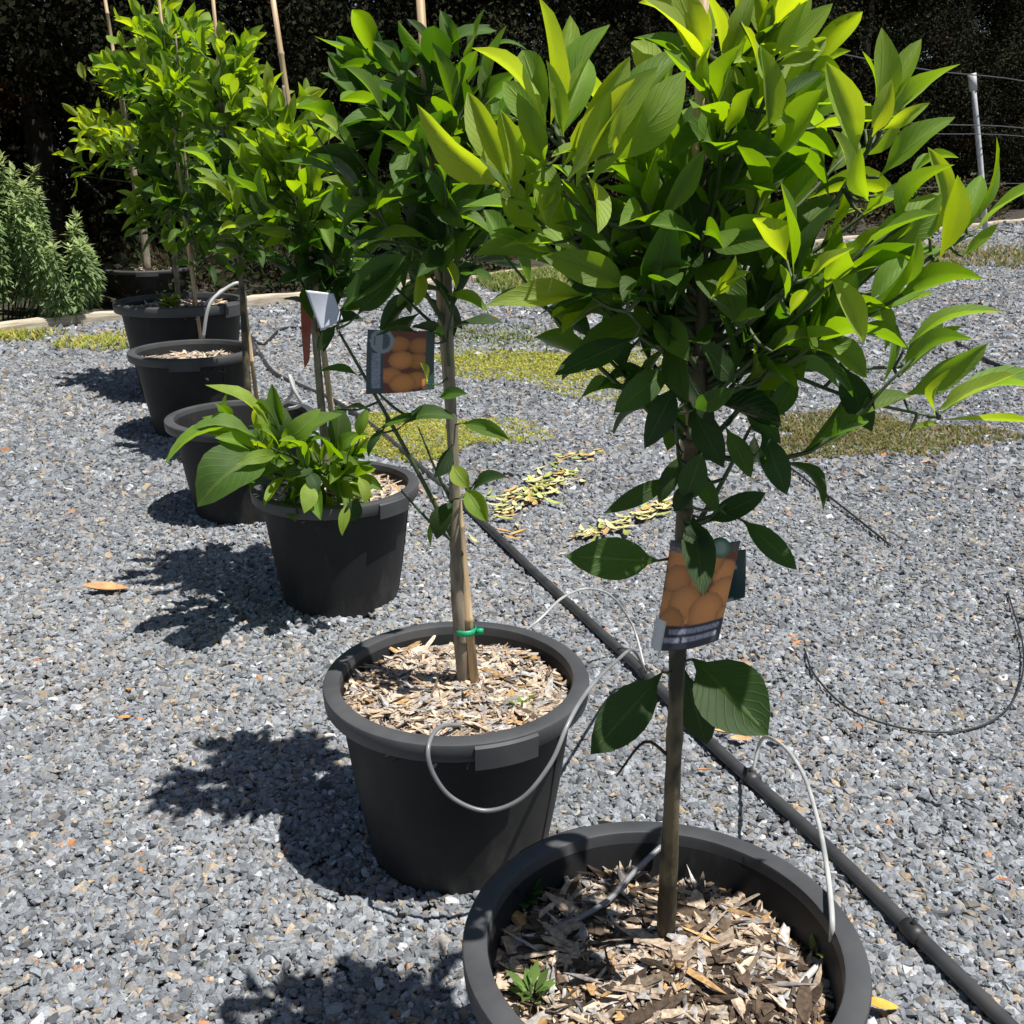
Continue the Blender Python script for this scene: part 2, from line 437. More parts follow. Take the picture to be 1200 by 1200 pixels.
EX, EY = -3.58, 7.34                      # foot of the timber edging, running away to the right at 45 degrees
def E(s, off=0.0, z=0.0):                 # s along the edging (in x), off metres behind it
    return np.array([EX + s - .7071 * off, EY + s + .7071 * off, z])
def behind(x, y):                         # metres behind the edging line
    return ((y - EY) - (x - EX)) * .7071
a, b_ = E(-30, .06), E(80, .06); c_, d_ = E(80, 60), E(-30, 60)
plane('garden_bed', [tuple(q[:2]) for q in (a, b_, c_, d_)], noisy('bed_soil', (.016, .013, .010), (.06, .048, .032), 9, .95, .8, .03), .012)

POTS = [  # centre x, y, rim diameter, height, spin, mulch depth below the rim
    (.169, .965, .45, .335, .55, .052),
    (-.094, 1.600, .45, .335, .40, .030),
    (-.478, 2.715, .45, .335, .9, .030),
    (-.915, 3.464, .50, .345, .2, .125),
    (-1.40, 4.583, .545, .375, .15, .050),
    (-1.672, 5.36, .65, .490, 1.2, .040),
    (-2.99, 8.80, .73, .320, .3, .030)]
# crushed stones as real geometry: angular, each with its own colour
ICO_V = []
ph = (1 + 5 ** .5) / 2
for s1 in (-1, 1):
    for s2 in (-1, 1):
        ICO_V += [(0, s1, s2 * ph), (s1, s2 * ph, 0), (s2 * ph, 0, s1)]
ICO_V = np.array(ICO_V, float); ICO_V /= np.linalg.norm(ICO_V[0])
from itertools import combinations
ed = min(np.linalg.norm(ICO_V[i] - ICO_V[j]) for i, j in combinations(range(12), 2)) * 1.01
ICO_F = []
for i, j, k in combinations(range(12), 3):
    if max(np.linalg.norm(ICO_V[i] - ICO_V[j]), np.linalg.norm(ICO_V[j] - ICO_V[k]), np.linalg.norm(ICO_V[i] - ICO_V[k])) < ed:
        nn = np.cross(ICO_V[j] - ICO_V[i], ICO_V[k] - ICO_V[i])
        ICO_F.append((i, j, k) if np.dot(nn, ICO_V[i]) > 0 else (i, k, j))
ICO_F = np.array(ICO_F)
CUB_V = np.array([[x, y, z] for x in (-1, 1) for y in (-1, 1) for z in (-1, 1)], float) * .75
CUB_F = np.array([(0, 1, 3), (0, 3, 2), (4, 6, 7), (4, 7, 5), (0, 4, 5), (0, 5, 1), (2, 3, 7), (2, 7, 6), (0, 2, 6), (0, 6, 4), (1, 5, 7), (1, 7, 3)])

def rand_rot(n, flat=1.0):
    a = rng.uniform(0, 2 * PI, n); tx = rng.normal(0, .45 * flat, n); ty = rng.normal(0, .45 * flat, n)
    ca, sa, cx, sx, cy, sy = np.cos(a), np.sin(a), np.cos(tx), np.sin(tx), np.cos(ty), np.sin(ty)
    R = np.zeros((n, 3, 3))
    Rz = np.zeros((n, 3, 3)); Rz[:, 0, 0] = ca; Rz[:, 0, 1] = -sa; Rz[:, 1, 0] = sa; Rz[:, 1, 1] = ca; Rz[:, 2, 2] = 1
    Rx = np.zeros((n, 3, 3)); Rx[:, 0, 0] = 1; Rx[:, 1, 1] = cx; Rx[:, 1, 2] = -sx; Rx[:, 2, 1] = sx; Rx[:, 2, 2] = cx
    Ry = np.zeros((n, 3, 3)); Ry[:, 1, 1] = 1; Ry[:, 0, 0] = cy; Ry[:, 0, 2] = sy; Ry[:, 2, 0] = -sy; Ry[:, 2, 2] = cy
    return Rz @ Rx @ Ry

def pebbles(pos, size, tmplV, tmplF, cols, jit=.28, asp=(1.0, .72, .5), flat=1.0):
    n = len(pos); k = len(tmplV)
    V = tmplV[None] + rng.normal(0, jit, (n, k, 3)) * .6
    A = np.array(asp)[None] * rng.uniform(.75, 1.3, (n, 3))
    V = V * (A * size[:, None])[:, None, :]
    V = np.einsum('nij,nkj->nki', rand_rot(n, flat), V) + pos[:, None, :]
    Fq = tmplF[None] + (np.arange(n) * k)[:, None, None]
    C = np.repeat(cols[:, None, :], k, 1)
    return V.reshape(-1, 3), Fq.reshape(-1, tmplF.shape[1]), C.reshape(-1, 3)

def stone_cols(n, x, y):
    g = np.clip(rng.normal(.228, .062, n), .06, .48)
    low = np.sin(x * 2.1 + 1.3 * np.sin(y * 1.3)) * np.sin(y * 1.7 + np.sin(x * 1.9 + 2)) + .5 * np.sin(x * 5.3 + y * 2.2) * np.sin(y * 4.1 - x)
    g = g * (1 + .07 * low)
    c = np.stack([g * .918, g * .985, g * 1.065], 1)
    warm = rng.uniform(size=n) < .16 + .14 * np.clip(low, 0, 1); c[warm] *= [1.20, 1.03, .86]
    tan = rng.uniform(size=n) < .03; c[tan] = np.array([.36, .285, .20]) * rng.uniform(.7, 1.3, (tan.sum(), 1))
    whi = rng.uniform(size=n) < .022; c[whi] = np.array([.48, .49, .50]) * rng.uniform(.85, 1.15, (whi.sum(), 1))
    rus = rng.uniform(size=n) < .0018; c[rus] = np.array([.42, .20, .09]) * rng.uniform(.8, 1.2, (rus.sum(), 1))
    return np.clip(c, 0, .8)

zones = [(.75, 2.1, .0078, 21000, ICO_V, ICO_F, .9), (2.1, 3.6, .0086, 16000, ICO_V, ICO_F, .9), (3.6, 6.5, .0115, 8500, CUB_V, CUB_F, .8), (6.5, 14, .019, 2900, CUB_V, CUB_F, .6), (14, 24, .034, 620, CUB_V, CUB_F, .6)]
VV, FF, CC, off = [], [], [], 0
for y0, y1, sz, dens, tv, tf, mg in zones:
    hw = .52 * y1 + mg
    n = int(dens * 2 * hw * (y1 - y0))
    x = rng.uniform(-hw, hw, n); y = rng.uniform(y0, y1, n)
    keep = (np.abs(x) < .52 * y + mg) & (behind(x, y) < 0)
    x, y = x[keep], y[keep]; n = len(x)
    s_ = sz * np.exp(rng.normal(0, .30, n)); s_ = np.clip(s_, sz * .45, sz * 1.9)
    z = rng.uniform(-.3, .4, n) * sz + .006 * np.sin(x * 3.1 + 2 * np.sin(y * 2.3)) * np.sin(y * 3.7 + x)
    for px_, py_, pD, ph_, pr_, pdp in POTS:
        dd = np.hypot(x - px_, y - py_) - pD * .35; z += .012 * np.exp(-(np.maximum(dd, 0) / .03) ** 2) * rng.uniform(.2, 1, n)
    V, Fq, C = pebbles(np.stack([x, y, z], 1), s_, tv, tf, stone_cols(n, x, y))
    VV.append(V); FF.append(Fq + off); CC.append(C); off += len(V)
g = bulk('gravel_stones', np.concatenate(VV), np.concatenate(FF), np.concatenate(CC), M['stone'])
tag(g, 'blue grey crushed stone gravel covering the whole yard', 'gravel', kind='stuff')

# ------------------------------------------------------------------ pots
POT_LABEL = [
    'round black plastic pot nearest the camera, cut off by the lower edge of the picture',
    'black plastic pot with a pale grey tube looping down its front wall',
    'black plastic pot under the low spreading leafy shoot',
    'black plastic pot almost wholly hidden behind the low leafy shoot',
    'black pot with two bent pale tubes standing in it',
    'wide tall black pot with green weeds over its front rim',
    'black pot standing behind the pale timber edging beside the shrub']

def make_pot():
    root = thing('plant_pot', None, 'pot', group='black pots in a row on the gravel')
    b = MB()
    b.lathe([(.0, .012), (.146, .012), (.150, .0), (.157, .0), (.159, .02), (.180, .15), (.199, .303), (.200, .318), (.196, .318), (.193, .303), (.175, .15), (.153, .03), (.0, .03)], 72)
    for q in range(2):                                   # moulded seams up the wall
        a = PI * q - .9
        b.tube([(.1592 * math.cos(a), .1592 * math.sin(a), .02), (.1800 * math.cos(a), .1800 * math.sin(a), .15), (.1990 * math.cos(a), .1990 * math.sin(a), .30)], .0017, 5, 3)
    b.build('pot_body', M['plastic'], root, sharp=True)
    r = MB()
    r.lathe([(.1955, .300), (.1965, .330), (.1975, .3335), (.2000, .3345), (.2200, .3335), (.2238, .332), (.2252, .3285), (.2235, .304), (.2222, .3025), (.2208, .304), (.2205, .322), (.2015, .322), (.2015, .300)], 72)
    r.build('rim', M['rim'], root, sharp=True)
    for a0 in (-PI / 2, PI / 2):                         # gripping tabs, front and back
        t = MB(); V = []; n = 12
        for i in range(n + 1):
            a = a0 + (i / n - .5) * .46
            for rr, z in ((.2262, .331), (.2300, .327), (.2285, .290), (.2255, .290)):
                V.append((rr * math.cos(a), rr * math.sin(a), z))
        fs = []
        for i in range(n):
            for j in range(4):
                j2 = (j + 1) % 4
                fs.append((i * 4 + j, (i + 1) * 4 + j, (i + 1) * 4 + j2, i * 4 + j2))
        fs += [(3, 2, 1, 0), tuple(n * 4 + k for k in range(4))]
        t.add(V, fs); t.build('grip_tab', M['rim'], root, sharp=True)
    return root

def copy_tree(o, parent=None):
    c = o.copy(); COL.objects.link(c); c.parent = parent
    for ch in [q for q in bpy.data.objects if q.parent == o]:
        copy_tree(ch, c)
    return c

pot0 = make_pot(); pots = []
for i, (x, y, D, hh, rz, dep) in enumerate(POTS):
    o = pot0 if i == 0 else copy_tree(pot0)
    o.location = (x, y, .004); o.rotation_euler = (0, 0, rz); k = D / .45
    o.scale = (k, k, hh / .335); o['label'] = POT_LABEL[i]
    pots.append(o)

def mulch_z(i, r=0):
    x, y, D, hh, rz, dep = POTS[i]
    return hh - dep + .012 * (1 - (r / (D * .43)) ** 2)

CHV = []; CHF = []
for i_, (x_, w_) in enumerate(((-1, .35), (-.35, .95), (.4, .85), (1, .3))):
    CHV += [(x_, -w_, -.6), (x_, w_, -.6), (x_, w_ * .8, .6), (x_, -w_ * .8, .6)]
for i_ in range(3):
    for k_ in range(4):
        a_ = i_ * 4 + k_; b_2 = i_ * 4 + (k_ + 1) % 4
        CHF += [(a_, b_2, b_2 + 4), (a_, b_2 + 4, a_ + 4)]
CHF += [(0, 2, 1), (0, 3, 2), (12, 13, 14), (12, 14, 15)]
CHV = np.array(CHV, float); CHF = np.array(CHF)
CHIP_LABEL = ['weathered wood chips with dark gaps filling the nearest pot', 'pale dry wood chips filling the pot with the looped grey tube',
              'pale wood chips in the pot under the low leafy shoot', 'wood chips in the mostly hidden pot behind the low shoot',
              'pale wood chips in the pot with two bent tubes', 'wood chips in the wide tall pot with weeds', 'wood chips in the pot behind the timber edging']
for i, (x, y, D, hh, rz, dep) in enumerate(POTS):
    R = D * .425 * (1 - dep * .12 / .3)
    root = thing('bark_mulch', CHIP_LABEL[i], 'mulch', (x, y, 0), 'wood chip mulch in the pots'); root['kind'] = 'stuff'
    b = MB(); n = 24
    V = [(0, 0, mulch_z(i) - .016)]; fs = []
    for q in range(1, 9):
        for k in range(n):
            r = R * q / 8; a = 2 * PI * k / n
            V.append((r * math.cos(a), r * math.sin(a), mulch_z(i, r) - .016 + rng.normal(0, .004)))
    for k in range(n): fs.append((0, 1 + k, 1 + (k + 1) % n))
    for q in range(7):
        for k in range(n):
            k2 = (k + 1) % n; fs.append((1 + q * n + k, 1 + (q + 1) * n + k, 1 + (q + 1) * n + k2, 1 + q * n + k2))
    b.add(V, fs); so_ = b.build('soil', M['soil'], root); so_['kind'] = 'stuff'
    cnt = [8500, 10500, 4500, 1200, 1500, 1500, 900][i]
    sz = [.0105, .0090, .0115, .015, .016, .018, .024][i]
    rr = (R - .006) * np.sqrt(rng.uniform(0, 1, cnt)); aa = rng.uniform(0, 2 * PI, cnt)
    px, py = rr * np.cos(aa), rr * np.sin(aa)
    lump = .008 * np.sin(px * 31 + 1.3 * i) * np.sin(py * 27 + i) + .005 * np.sin(px * 70) * np.cos(py * 62)
    pz = np.array([mulch_z(i, r) for r in rr]) - .010 + lump + rng.uniform(-.006, .010, cnt)
    g_ = rng.normal(0, 1, cnt)
    c = np.array([.50, .395, .295] if i else [.42, .33, .245])[None] * np.clip(1 + .30 * g_, .3, 1.6)[:, None]
    gr = rng.uniform(size=cnt) < .28; c[gr] = np.array([.36, .34, .32]) * np.clip(1 + .3 * g_[gr], .4, 1.6)[:, None]
    dk = rng.uniform(size=cnt) < (.38 if i == 0 else .06); c[dk] = np.array([.085, .06, .042]) * np.clip(1 + .4 * g_[dk], .4, 1.8)[:, None]
    og = rng.uniform(size=cnt) < .06; c[og] = np.array([.44, .27, .12]) * np.clip(1 + .2 * g_[og], .5, 1.4)[:, None]
    s_ = sz * np.exp(rng.normal(0, .55, cnt)); s_ = np.clip(s_, sz * .3, sz * 2.6)
    s_ = np.minimum(s_, (R + .004 - rr) * 1.1 + .006)
    kind_ = rng.uniform(size=cnt)
    s_ = np.where(kind_ < .35, s_ * .55, s_)
    V, Fq, C = pebbles(np.stack([px, py, pz], 1), s_, CHV, CHF, np.clip(c, 0, .75), .30, (1.15, .34, .09), .5)
    sl_ = kind_ > .80                     # thin slivers
    Vr = V.reshape(cnt, 16, 3); cen_ = Vr.mean(1, keepdims=True); ax_ = Vr[:, 12:].mean(1) - Vr[:, :4].mean(1); ax_ /= np.linalg.norm(ax_, axis=1)[:, None] + 1e-9
    d_ = Vr - cen_; al = (d_ * ax_[:, None]).sum(2, keepdims=True) * ax_[:, None]
    Vr[sl_] = (cen_ + al * 1.25 + (d_ - al) * .42)[sl_]
    V = Vr.reshape(-1, 3)
    ch = bulk('wood_chips', V, Fq, C, M['chip'], root); ch['kind'] = 'stuff'

# ------------------------------------------------------------------ trees
def start_tree(label, base, group='potted citrus trees in a row'):
    return thing('citrus_tree', label, 'tree', tuple(base), group)

def finish(root, base):
    """parts were built at world coordinates: bring them under the tree's foot"""
    for ch in [q for q in bpy.data.objects if q.parent == root]:
        ch.matrix_parent_inverse.identity()
        ch.location = tuple(-np.asarray(base))
        for g in [q for q in bpy.data.objects if q.parent == ch]:
            pass

# ---- tree 1, the nearest
Y1 = POTS[0][1]
T1 = np.array([Ph(780, 1098, .285), Pd(789, 900, Y1 + .005), Pd(796, 760, Y1 - .005), Pd(802, 600, Y1), Pd(812, 430, Y1 - .01), Pd(822, 250, Y1), Pd(829, 100, Y1 + .005), Pd(832, 40, Y1)])
Y1 = T1[1][1]
t1 = start_tree('nearest citrus tree with big bright yellow green leaves at its top', T1[0])
tb = MB(); T1[2:6] += rng.normal(0, .004, (4, 3)) * [1, 1, 0]; tb.tube(T1, [.0108, .0086, .0080, .0076, .0070, .0055, .004, .003], 12, 10, wob=.08)
for q in (.10, .19, .27, .36, .43, .50, .58, .66): 
    i = int(q * 7); p = T1[i] + (q * 7 - i) * (T1[i + 1] - T1[i]); tb.tube([p + [0, 0, -.004], p, p + [0, 0, .004]], [.0080, .0094, .0080], 10, 1)
tb.build('trunk', M['bark'], t1)
LV = Leaves(); tw = MB()
y = Y1
BP = []
def attach(foot, tr):
    """a thin stalk from a leaf's foot back to the nearest limb or the trunk"""
    P = np.array(BP + list(catmull(tr, 12))); P = P[P[:, 2] < foot[2] + .02] if (P[:, 2] < foot[2] + .02).any() else P
    q = P[np.argmin(np.linalg.norm(P - foot, axis=1))]
    m_ = (q + foot) / 2 + np.array([0, 0, -.1 * np.linalg.norm(foot - q)])
    tw.tube([q, m_, foot], [.0021, .0016, .0012], 5, 3)
def br(px0, py0, px1, py1, d1, r=.004, sag=.3):
    p0 = Pd(px0, py0, y); p1 = Pd(px1, py1, y + d1)
    m_ = p0 * .5 + p1 * .5 + np.array([0, 0, -.02 * sag]); tw.tube([p0, m_, p1], [r, r * .75, r * .45], 6, 5); BP.extend(catmull(np.array([p0, m_, p1]), 8))
br(812, 440, 650, 150, -.09, .0042); br(815, 400, 592, 225, -.03, .0035); br(820, 300, 910, 80, -.07, .0035)
br(812, 480, 1018, 175, -.06, .0045); br(812, 450, 1135, 275, -.02, .0045); br(815, 420, 930, 330, -.13, .0035)
br(806, 540, 905, 430, -.06, .0035); br(815, 420, 1062, 430, .05, .0035); br(905, 430, 1100, 490, -.01, .0025); br(812, 430, 735, 365, -.10, .003)
br(803, 590, 790, 480, -.03, .003); br(800, 640, 880, 500, -.05, .0032); br(800, 620, 850, 590, -.04, .0028); br(905, 430, 985, 330, -.08, .0025)
td = MB(); tw, tkeep = td, tw; br(786, 888, 722, 910, -.03, .0022, -1.5); tw = tkeep; td.build('dead_twig', M['trunk_dark'], t1)
HL = [  # foot x, y, tip x, y, distance offset of foot and tip, youth, width, facing
    # upper left fan
    (645, 145, 630, -4, -.10, -.13, .92, .46), (652, 138, 668, 18, -.09, -.06, .9, .34), (640, 152, 551, 58, -.10, -.10, .9, .42), (655, 150, 716, 30, -.08, -.07, .8, .40),
    (660, 195, 738, 66, -.12, -.10, .92, .36), (664, 212, 772, 78, -.13, -.13, .9, .30), (676, 220, 745, 92, -.10, -.15, .95, .34), (640, 195, 606, 108, -.09, -.10, .85, .36), (660, 160, 640, 70, -.12, -.14, .8, .34), (720, 160, 800, 60, -.08, -.05, .6, .34), (692, 218, 752, 98, -.12, -.12, .88, .36), (642, 160, 590, 96, -.08, -.05, .75, .44),
    (700, 195, 802, 82, -.10, -.10, .85, .40), (688, 205, 700, 274, -.12, -.15, .9, .58), (655, 165, 690, 70, -.06, -.02, .72, .40), (720, 180, 735, 120, -.14, -.15, .95, .42),
    (640, 150, 612, 60, -.05, .0, .72, .38), (735, 190, 790, 130, -.06, -.02, .7, .42),
    # left fan
    (592, 222, 489, 120, -.04, -.06, .9, .27), (596, 216, 548, 108, -.04, -.02, .85, .36), (602, 232, 585, 128, -.05, -.05, .82, .42), (615, 240, 603, 150, -.06, -.05, .75, .46),
    (637, 178, 640, 264, -.08, -.10, .82, .46), (612, 190, 628, 256, -.04, -.05, .8, .42), (590, 232, 640, 262, -.06, -.08, .78, .40), (640, 288, 574, 277, -.03, -.02, .8, .30),
    (600, 225, 560, 170, -.02, .03, .75, .40), (648, 285, 600, 262, -.07, -.07, .88, .44), (655, 215, 668, 290, -.04, -.02, .4, .42), (676, 225, 690, 330, -.05, -.03, .3, .36),
    # top
    (828, 96, 748, -2, -.02, -.06, .85, .42), (830, 86, 786, -30, -.02, -.03, .9, .36), (836, 90, 850, -30, -.03, -.03, .9, .36), (842, 84, 884, -14, -.03, -.04, .88, .42),
    (826, 104, 742, 46, .0, .03, .5, .40), (836, 110, 760, 150, .02, .04, .3, .42), (868, 26, 888, 100, -.06, -.09, .95, .52), (905, 68, 950, -10, -.07, -.08, .9, .38),
    (908, 74, 976, 4, -.07, -.07, .9, .36), (892, 62, 930, -36, -.05, -.04, .88, .40), (900, 130, 966, 84, -.06, -.05, .2, .42), (880, 160, 960, 125, -.06, -.08, .82, .42),
    (905, 80, 968, 45, -.05, -.03, .8, .42), (840, 150, 845, 60, -.04, -.05, .8, .30), (872, 150, 860, 60, -.04, -.04, .7, .34), (868, 120, 900, 190, -.05, -.06, .35, .44),
    (830, 60, 815, -30, -.0, .0, .85, .36), (905, 60, 880, -20, -.03, -.02, .85, .4), (845, 60, 826, -10, -.05, -.07, .95, .4), (925, 60, 962, -30, -.02, .02, .8, .4),
    # right upper fan
    (1006, 186, 967, 72, -.07, -.09, .88, .42), (1020, 152, 1032, 32, -.06, -.06, .85, .36), (1030, 147, 1080, 46, -.05, -.04, .75, .36), (1034, 158, 1127, 76, -.06, -.06, .78, .36),
    (1034, 152, 1090, 120, -.08, -.10, .95, .34), (1030, 208, 1120, 138, -.08, -.09, .7, .36), (1002, 222, 974, 152, -.08, -.10, .92, .44), (1018, 236, 1010, 172, -.09, -.11, .8, .46),
    (1014, 152, 1008, 60, -.05, -.04, .8, .30), (1026, 230, 1074, 224, -.05, -.03, .4, .34), (1022, 160, 1045, 92, -.08, -.09, .92, .5), (1010, 250, 1038, 212, -.08, -.10, .85, .35),
    (1000, 210, 955, 230, -.06, -.05, .25, .42),
    # far right fan
    (1108, 270, 1086, 172, -.02, -.04, .9, .36), (1100, 305, 1122, 205, -.05, -.07, .9, .50), (1132, 268, 1166, 160, -.02, -.02, .8, .42), (1140, 275, 1232, 216, -.02, -.05, .8, .36),
    (1090, 280, 1096, 228, -.04, -.05, .95, .42), (1120, 285, 1150, 205, -.01, .02, .75, .42), (1128, 300, 1170, 262, -.03, -.04, .6, .3), (1090, 330, 1060, 250, -.04, -.04, .45, .40),
    # middle
    (922, 305, 884, 256, -.12, -.15, .92, .56), (930, 322, 914, 212, -.13, -.15, .62, .34), (936, 318, 984, 238, -.12, -.13, .2, .38), (945, 326, 1002, 290, -.13, -.16, .85, .42),
    (920, 350, 914, 310, -.13, -.15, .7, .42), (832, 350, 862, 298, -.10, -.12, .85, .42), (835, 350, 880, 318, -.10, -.13, .82, .36), (970, 318, 1012, 404, -.11, -.14, .9, .42),
    (1024, 342, 1036, 412, -.07, -.08, .75, .40), (755, 335, 772, 290, -.10, -.11, .5, .42), (768, 320, 812, 312, -.10, -.12, .45, .42), (860, 375, 898, 368, -.12, -.14, .42, .6),
    (905, 412, 985, 392, -.10, -.12, .55, .36), (800, 230, 760, 190, -.08, -.10, .3, .42), (770, 260, 825, 175, -.10, -.10, .5, .34), (925, 370, 945, 340, -.13, -.15, .9, .5),
    # right, low
    (1060, 408, 1177, 368, .04, .02, .72, .34), (1054, 442, 1128, 382, .04, .02, .7, .42), (1058, 464, 1157, 402, .05, .05, .6, .40), (1056, 425, 1105, 372, .06, .08, .3, .42),
    (1098, 482, 1192, 438, -.01, -.03, .85, .36), (1100, 492, 1218, 496, -.01, -.04, .8, .26), (1102, 486, 1240, 470, -.01, .02, .62, .34), (1096, 488, 1116, 432, -.02, -.04, .92, .34),
    (1066, 505, 1100, 497, -.01, -.01, .8, .3),
    # left, low
    (692, 346, 568, 360, -.09, -.12, .86, .30), (738, 338, 634, 300, -.10, -.12, .66, .40), (748, 345, 628, 374, -.10, -.08, .12, .36), (722, 300, 650, 262, -.10, -.10, .3, .40)]
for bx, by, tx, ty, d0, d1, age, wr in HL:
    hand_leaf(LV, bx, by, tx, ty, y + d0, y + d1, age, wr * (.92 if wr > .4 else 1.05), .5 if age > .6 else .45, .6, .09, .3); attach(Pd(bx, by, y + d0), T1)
c1 = Pd(822, 262, y)
crown_shoots(LV, tw, T1, [(c1, (.20, .17, .16), 22, 6, .080, .48, .95, .15), (Pd(815, 320, y), (.17, .16, .10), 11, 6, .084, .22, 1.1, .45),
                          (Pd(940, 245, y), (.14, .14, .13), 8, 6, .078, .58, .9, .05), (Pd(715, 230, y), (.12, .13, .12), 7, 6, .078, .58, .9, .05), (Pd(850, 110, y), (.11, .11, .12), 9, 6, .078, .68, .8, 0), (Pd(1020, 330, y), (.10, .12, .07), 6, 6, .078, .5, 1, .2)])
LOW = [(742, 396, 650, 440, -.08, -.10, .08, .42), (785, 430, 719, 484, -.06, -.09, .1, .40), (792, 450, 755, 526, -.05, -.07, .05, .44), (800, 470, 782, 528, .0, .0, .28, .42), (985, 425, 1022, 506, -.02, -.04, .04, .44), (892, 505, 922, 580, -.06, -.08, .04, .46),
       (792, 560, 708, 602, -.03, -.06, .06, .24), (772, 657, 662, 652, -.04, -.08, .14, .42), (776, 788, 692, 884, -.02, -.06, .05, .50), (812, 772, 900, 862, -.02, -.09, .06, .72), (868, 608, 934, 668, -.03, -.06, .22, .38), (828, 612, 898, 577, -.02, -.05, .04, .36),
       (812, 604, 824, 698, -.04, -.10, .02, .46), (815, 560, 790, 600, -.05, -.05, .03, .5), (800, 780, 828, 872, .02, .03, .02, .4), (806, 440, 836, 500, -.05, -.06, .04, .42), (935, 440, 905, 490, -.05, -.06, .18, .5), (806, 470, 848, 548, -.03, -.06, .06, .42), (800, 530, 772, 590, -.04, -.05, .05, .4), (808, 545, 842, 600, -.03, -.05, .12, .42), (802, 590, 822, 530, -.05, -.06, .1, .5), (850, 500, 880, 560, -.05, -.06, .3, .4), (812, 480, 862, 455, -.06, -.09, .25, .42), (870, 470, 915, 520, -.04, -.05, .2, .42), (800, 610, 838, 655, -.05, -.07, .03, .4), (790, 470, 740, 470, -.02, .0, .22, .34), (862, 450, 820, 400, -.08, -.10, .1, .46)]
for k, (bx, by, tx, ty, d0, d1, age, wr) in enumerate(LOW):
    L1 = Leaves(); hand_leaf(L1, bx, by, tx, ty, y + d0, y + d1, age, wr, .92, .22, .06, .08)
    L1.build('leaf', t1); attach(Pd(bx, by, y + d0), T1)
tw.build('branches', M['twig'], t1)
LV.build('crown', t1)
finish(t1, T1[0])

# ---- tree 2
Y2 = POTS[1][1]
T2 = np.array([Ph(546, 806, .305), Pd(541, 690, Y2), Pd(534, 560, Y2 - .005), Pd(526, 430, Y2), Pd(517, 300, Y2 + .005), Pd(508, 160, Y2), Pd(503, 110, Y2)])
Y2 = T2[1][1]
t2 = start_tree('citrus tree with glossy dark leaves in the pot with the looped grey tube', T2[0])
tb = MB(); T2[1:5] += rng.normal(0, .004, (4, 3)) * [1, 1, 0]; tb.tube(T2, [.0150, .0105, .0088, .0078, .0070, .0055, .004], 12, 10, wob=.05); tb.build('trunk', M['bark_grey'], t2)
LV = Leaves(); tw = MB(); y = Y2; BP.clear()
br(541, 650, 395, 385, -.06, .0045, -.3); br(480, 490, 430, 445, -.04, .003); br(538, 640, 470, 575, -.05, .0035); br(530, 590, 490, 500, -.03, .003); br(536, 585, 560, 560, -.04, .0025)
br(522, 380, 440, 240, -.06, .004); br(522, 370, 580, 260, -.02, .0035); br(518, 320, 470, 100, .02, .0035); br(510, 200, 560, 80, 0, .003)
for bx, by, tx, ty, d0, d1, age, wr in [
    (540, 70, 516, 12, 0, 0, .35, .40), (546, 60, 575, 30, 0, .02, .3, .40), (565, 62, 618, 60, 0, 0, .35, .2), (500, 116, 476, 54, -.03, -.05, .15, .42), (478, 102, 436, 48, -.04, -.05, .45, .34), (412, 104, 385, 64, -.05, -.05, .2, .4),
    (422, 122, 375, 86, -.06, -.07, .4, .38), (430, 100, 425, 62, -.04, -.04, .15, .42), (360, 140, 396, 158, -.10, -.14, .82, .42), (485, 145, 425, 100, -.06, -.08, .3, .36), (555, 110, 560, 50, .02, .02, .1, .42), (520, 105, 505, 70, -.03, -.04, .1, .6),
    (440, 200, 360, 180, -.06, -.09, .2, .36), (430, 250, 362, 180, -.06, -.10, .12, .4), (435, 248, 492, 225, -.06, -.10, .55, .40), (410, 300, 500, 280, -.05, -.08, .5, .3), (400, 362, 476, 300, -.06, -.10, .2, .42), (420, 368, 485, 305, -.05, -.08, .1, .42),
    (492, 315, 486, 360, -.03, -.05, .82, .52), (515, 300, 534, 340, -.03, -.05, .7, .42), (524, 344, 572, 366, -.02, -.04, .62, .36), (520, 258, 576, 276, -.02, -.06, .5, .42), (510, 240, 560, 218, -.02, -.05, .5, .3), (518, 280, 480, 250, -.03, -.05, .1, .42),
    (395, 380, 372, 412, -.06, -.07, .1, .42), (420, 440, 374, 436, -.05, -.07, .18, .34), (500, 400, 440, 395, -.03, -.06, .22, .3), (440, 505, 500, 490, -.05, -.06, .3, .38), (470, 500, 536, 492, -.04, -.05, .1, .36), (452, 500, 432, 535, -.05, -.06, .1, .34), (395, 480, 440, 485, -.05, -.06, .15, .3),
    (540, 496, 598, 516, -.02, -.06, .5, .36), (530, 545, 550, 572, -.04, -.06, .85, .66), (545, 572, 572, 612, -.04, -.07, .85, .58), (552, 578, 596, 560, -.02, -.04, .05, .5), (532, 585, 512, 632, -.03, -.05, .04, .60), (515, 600, 505, 640, -.02, -.03, .5, .4), (530, 520, 508, 560, -.03, -.05, .05, .5),
    (515, 465, 548, 462, -.03, -.05, .3, .5), (500, 450, 492, 425, -.06, -.08, .9, .5)]:
    hand_leaf(LV, bx, by, tx, ty, y + d0, y + d1, age, wr * 1.1, .5); attach(Pd(bx, by, y + d0), T2)
crown_shoots(LV, tw, T2, [(Pd(485, 190, y), (.19, .19, .18), 15, 6, .097, .34, 1.0, .2), (Pd(450, 275, y), (.16, .17, .12), 8, 6, .098, .2, 1.1, .4), (Pd(480, 100, y), (.14, .12, .10), 9, 6, .095, .26, .8, 0), (Pd(545, 200, y + .05), (.10, .12, .12), 8, 6, .09, .2, .9, .2)])
tw.build('branches', M['twig'], t2); LV.build('crown', t2); finish(t2, T2[0])

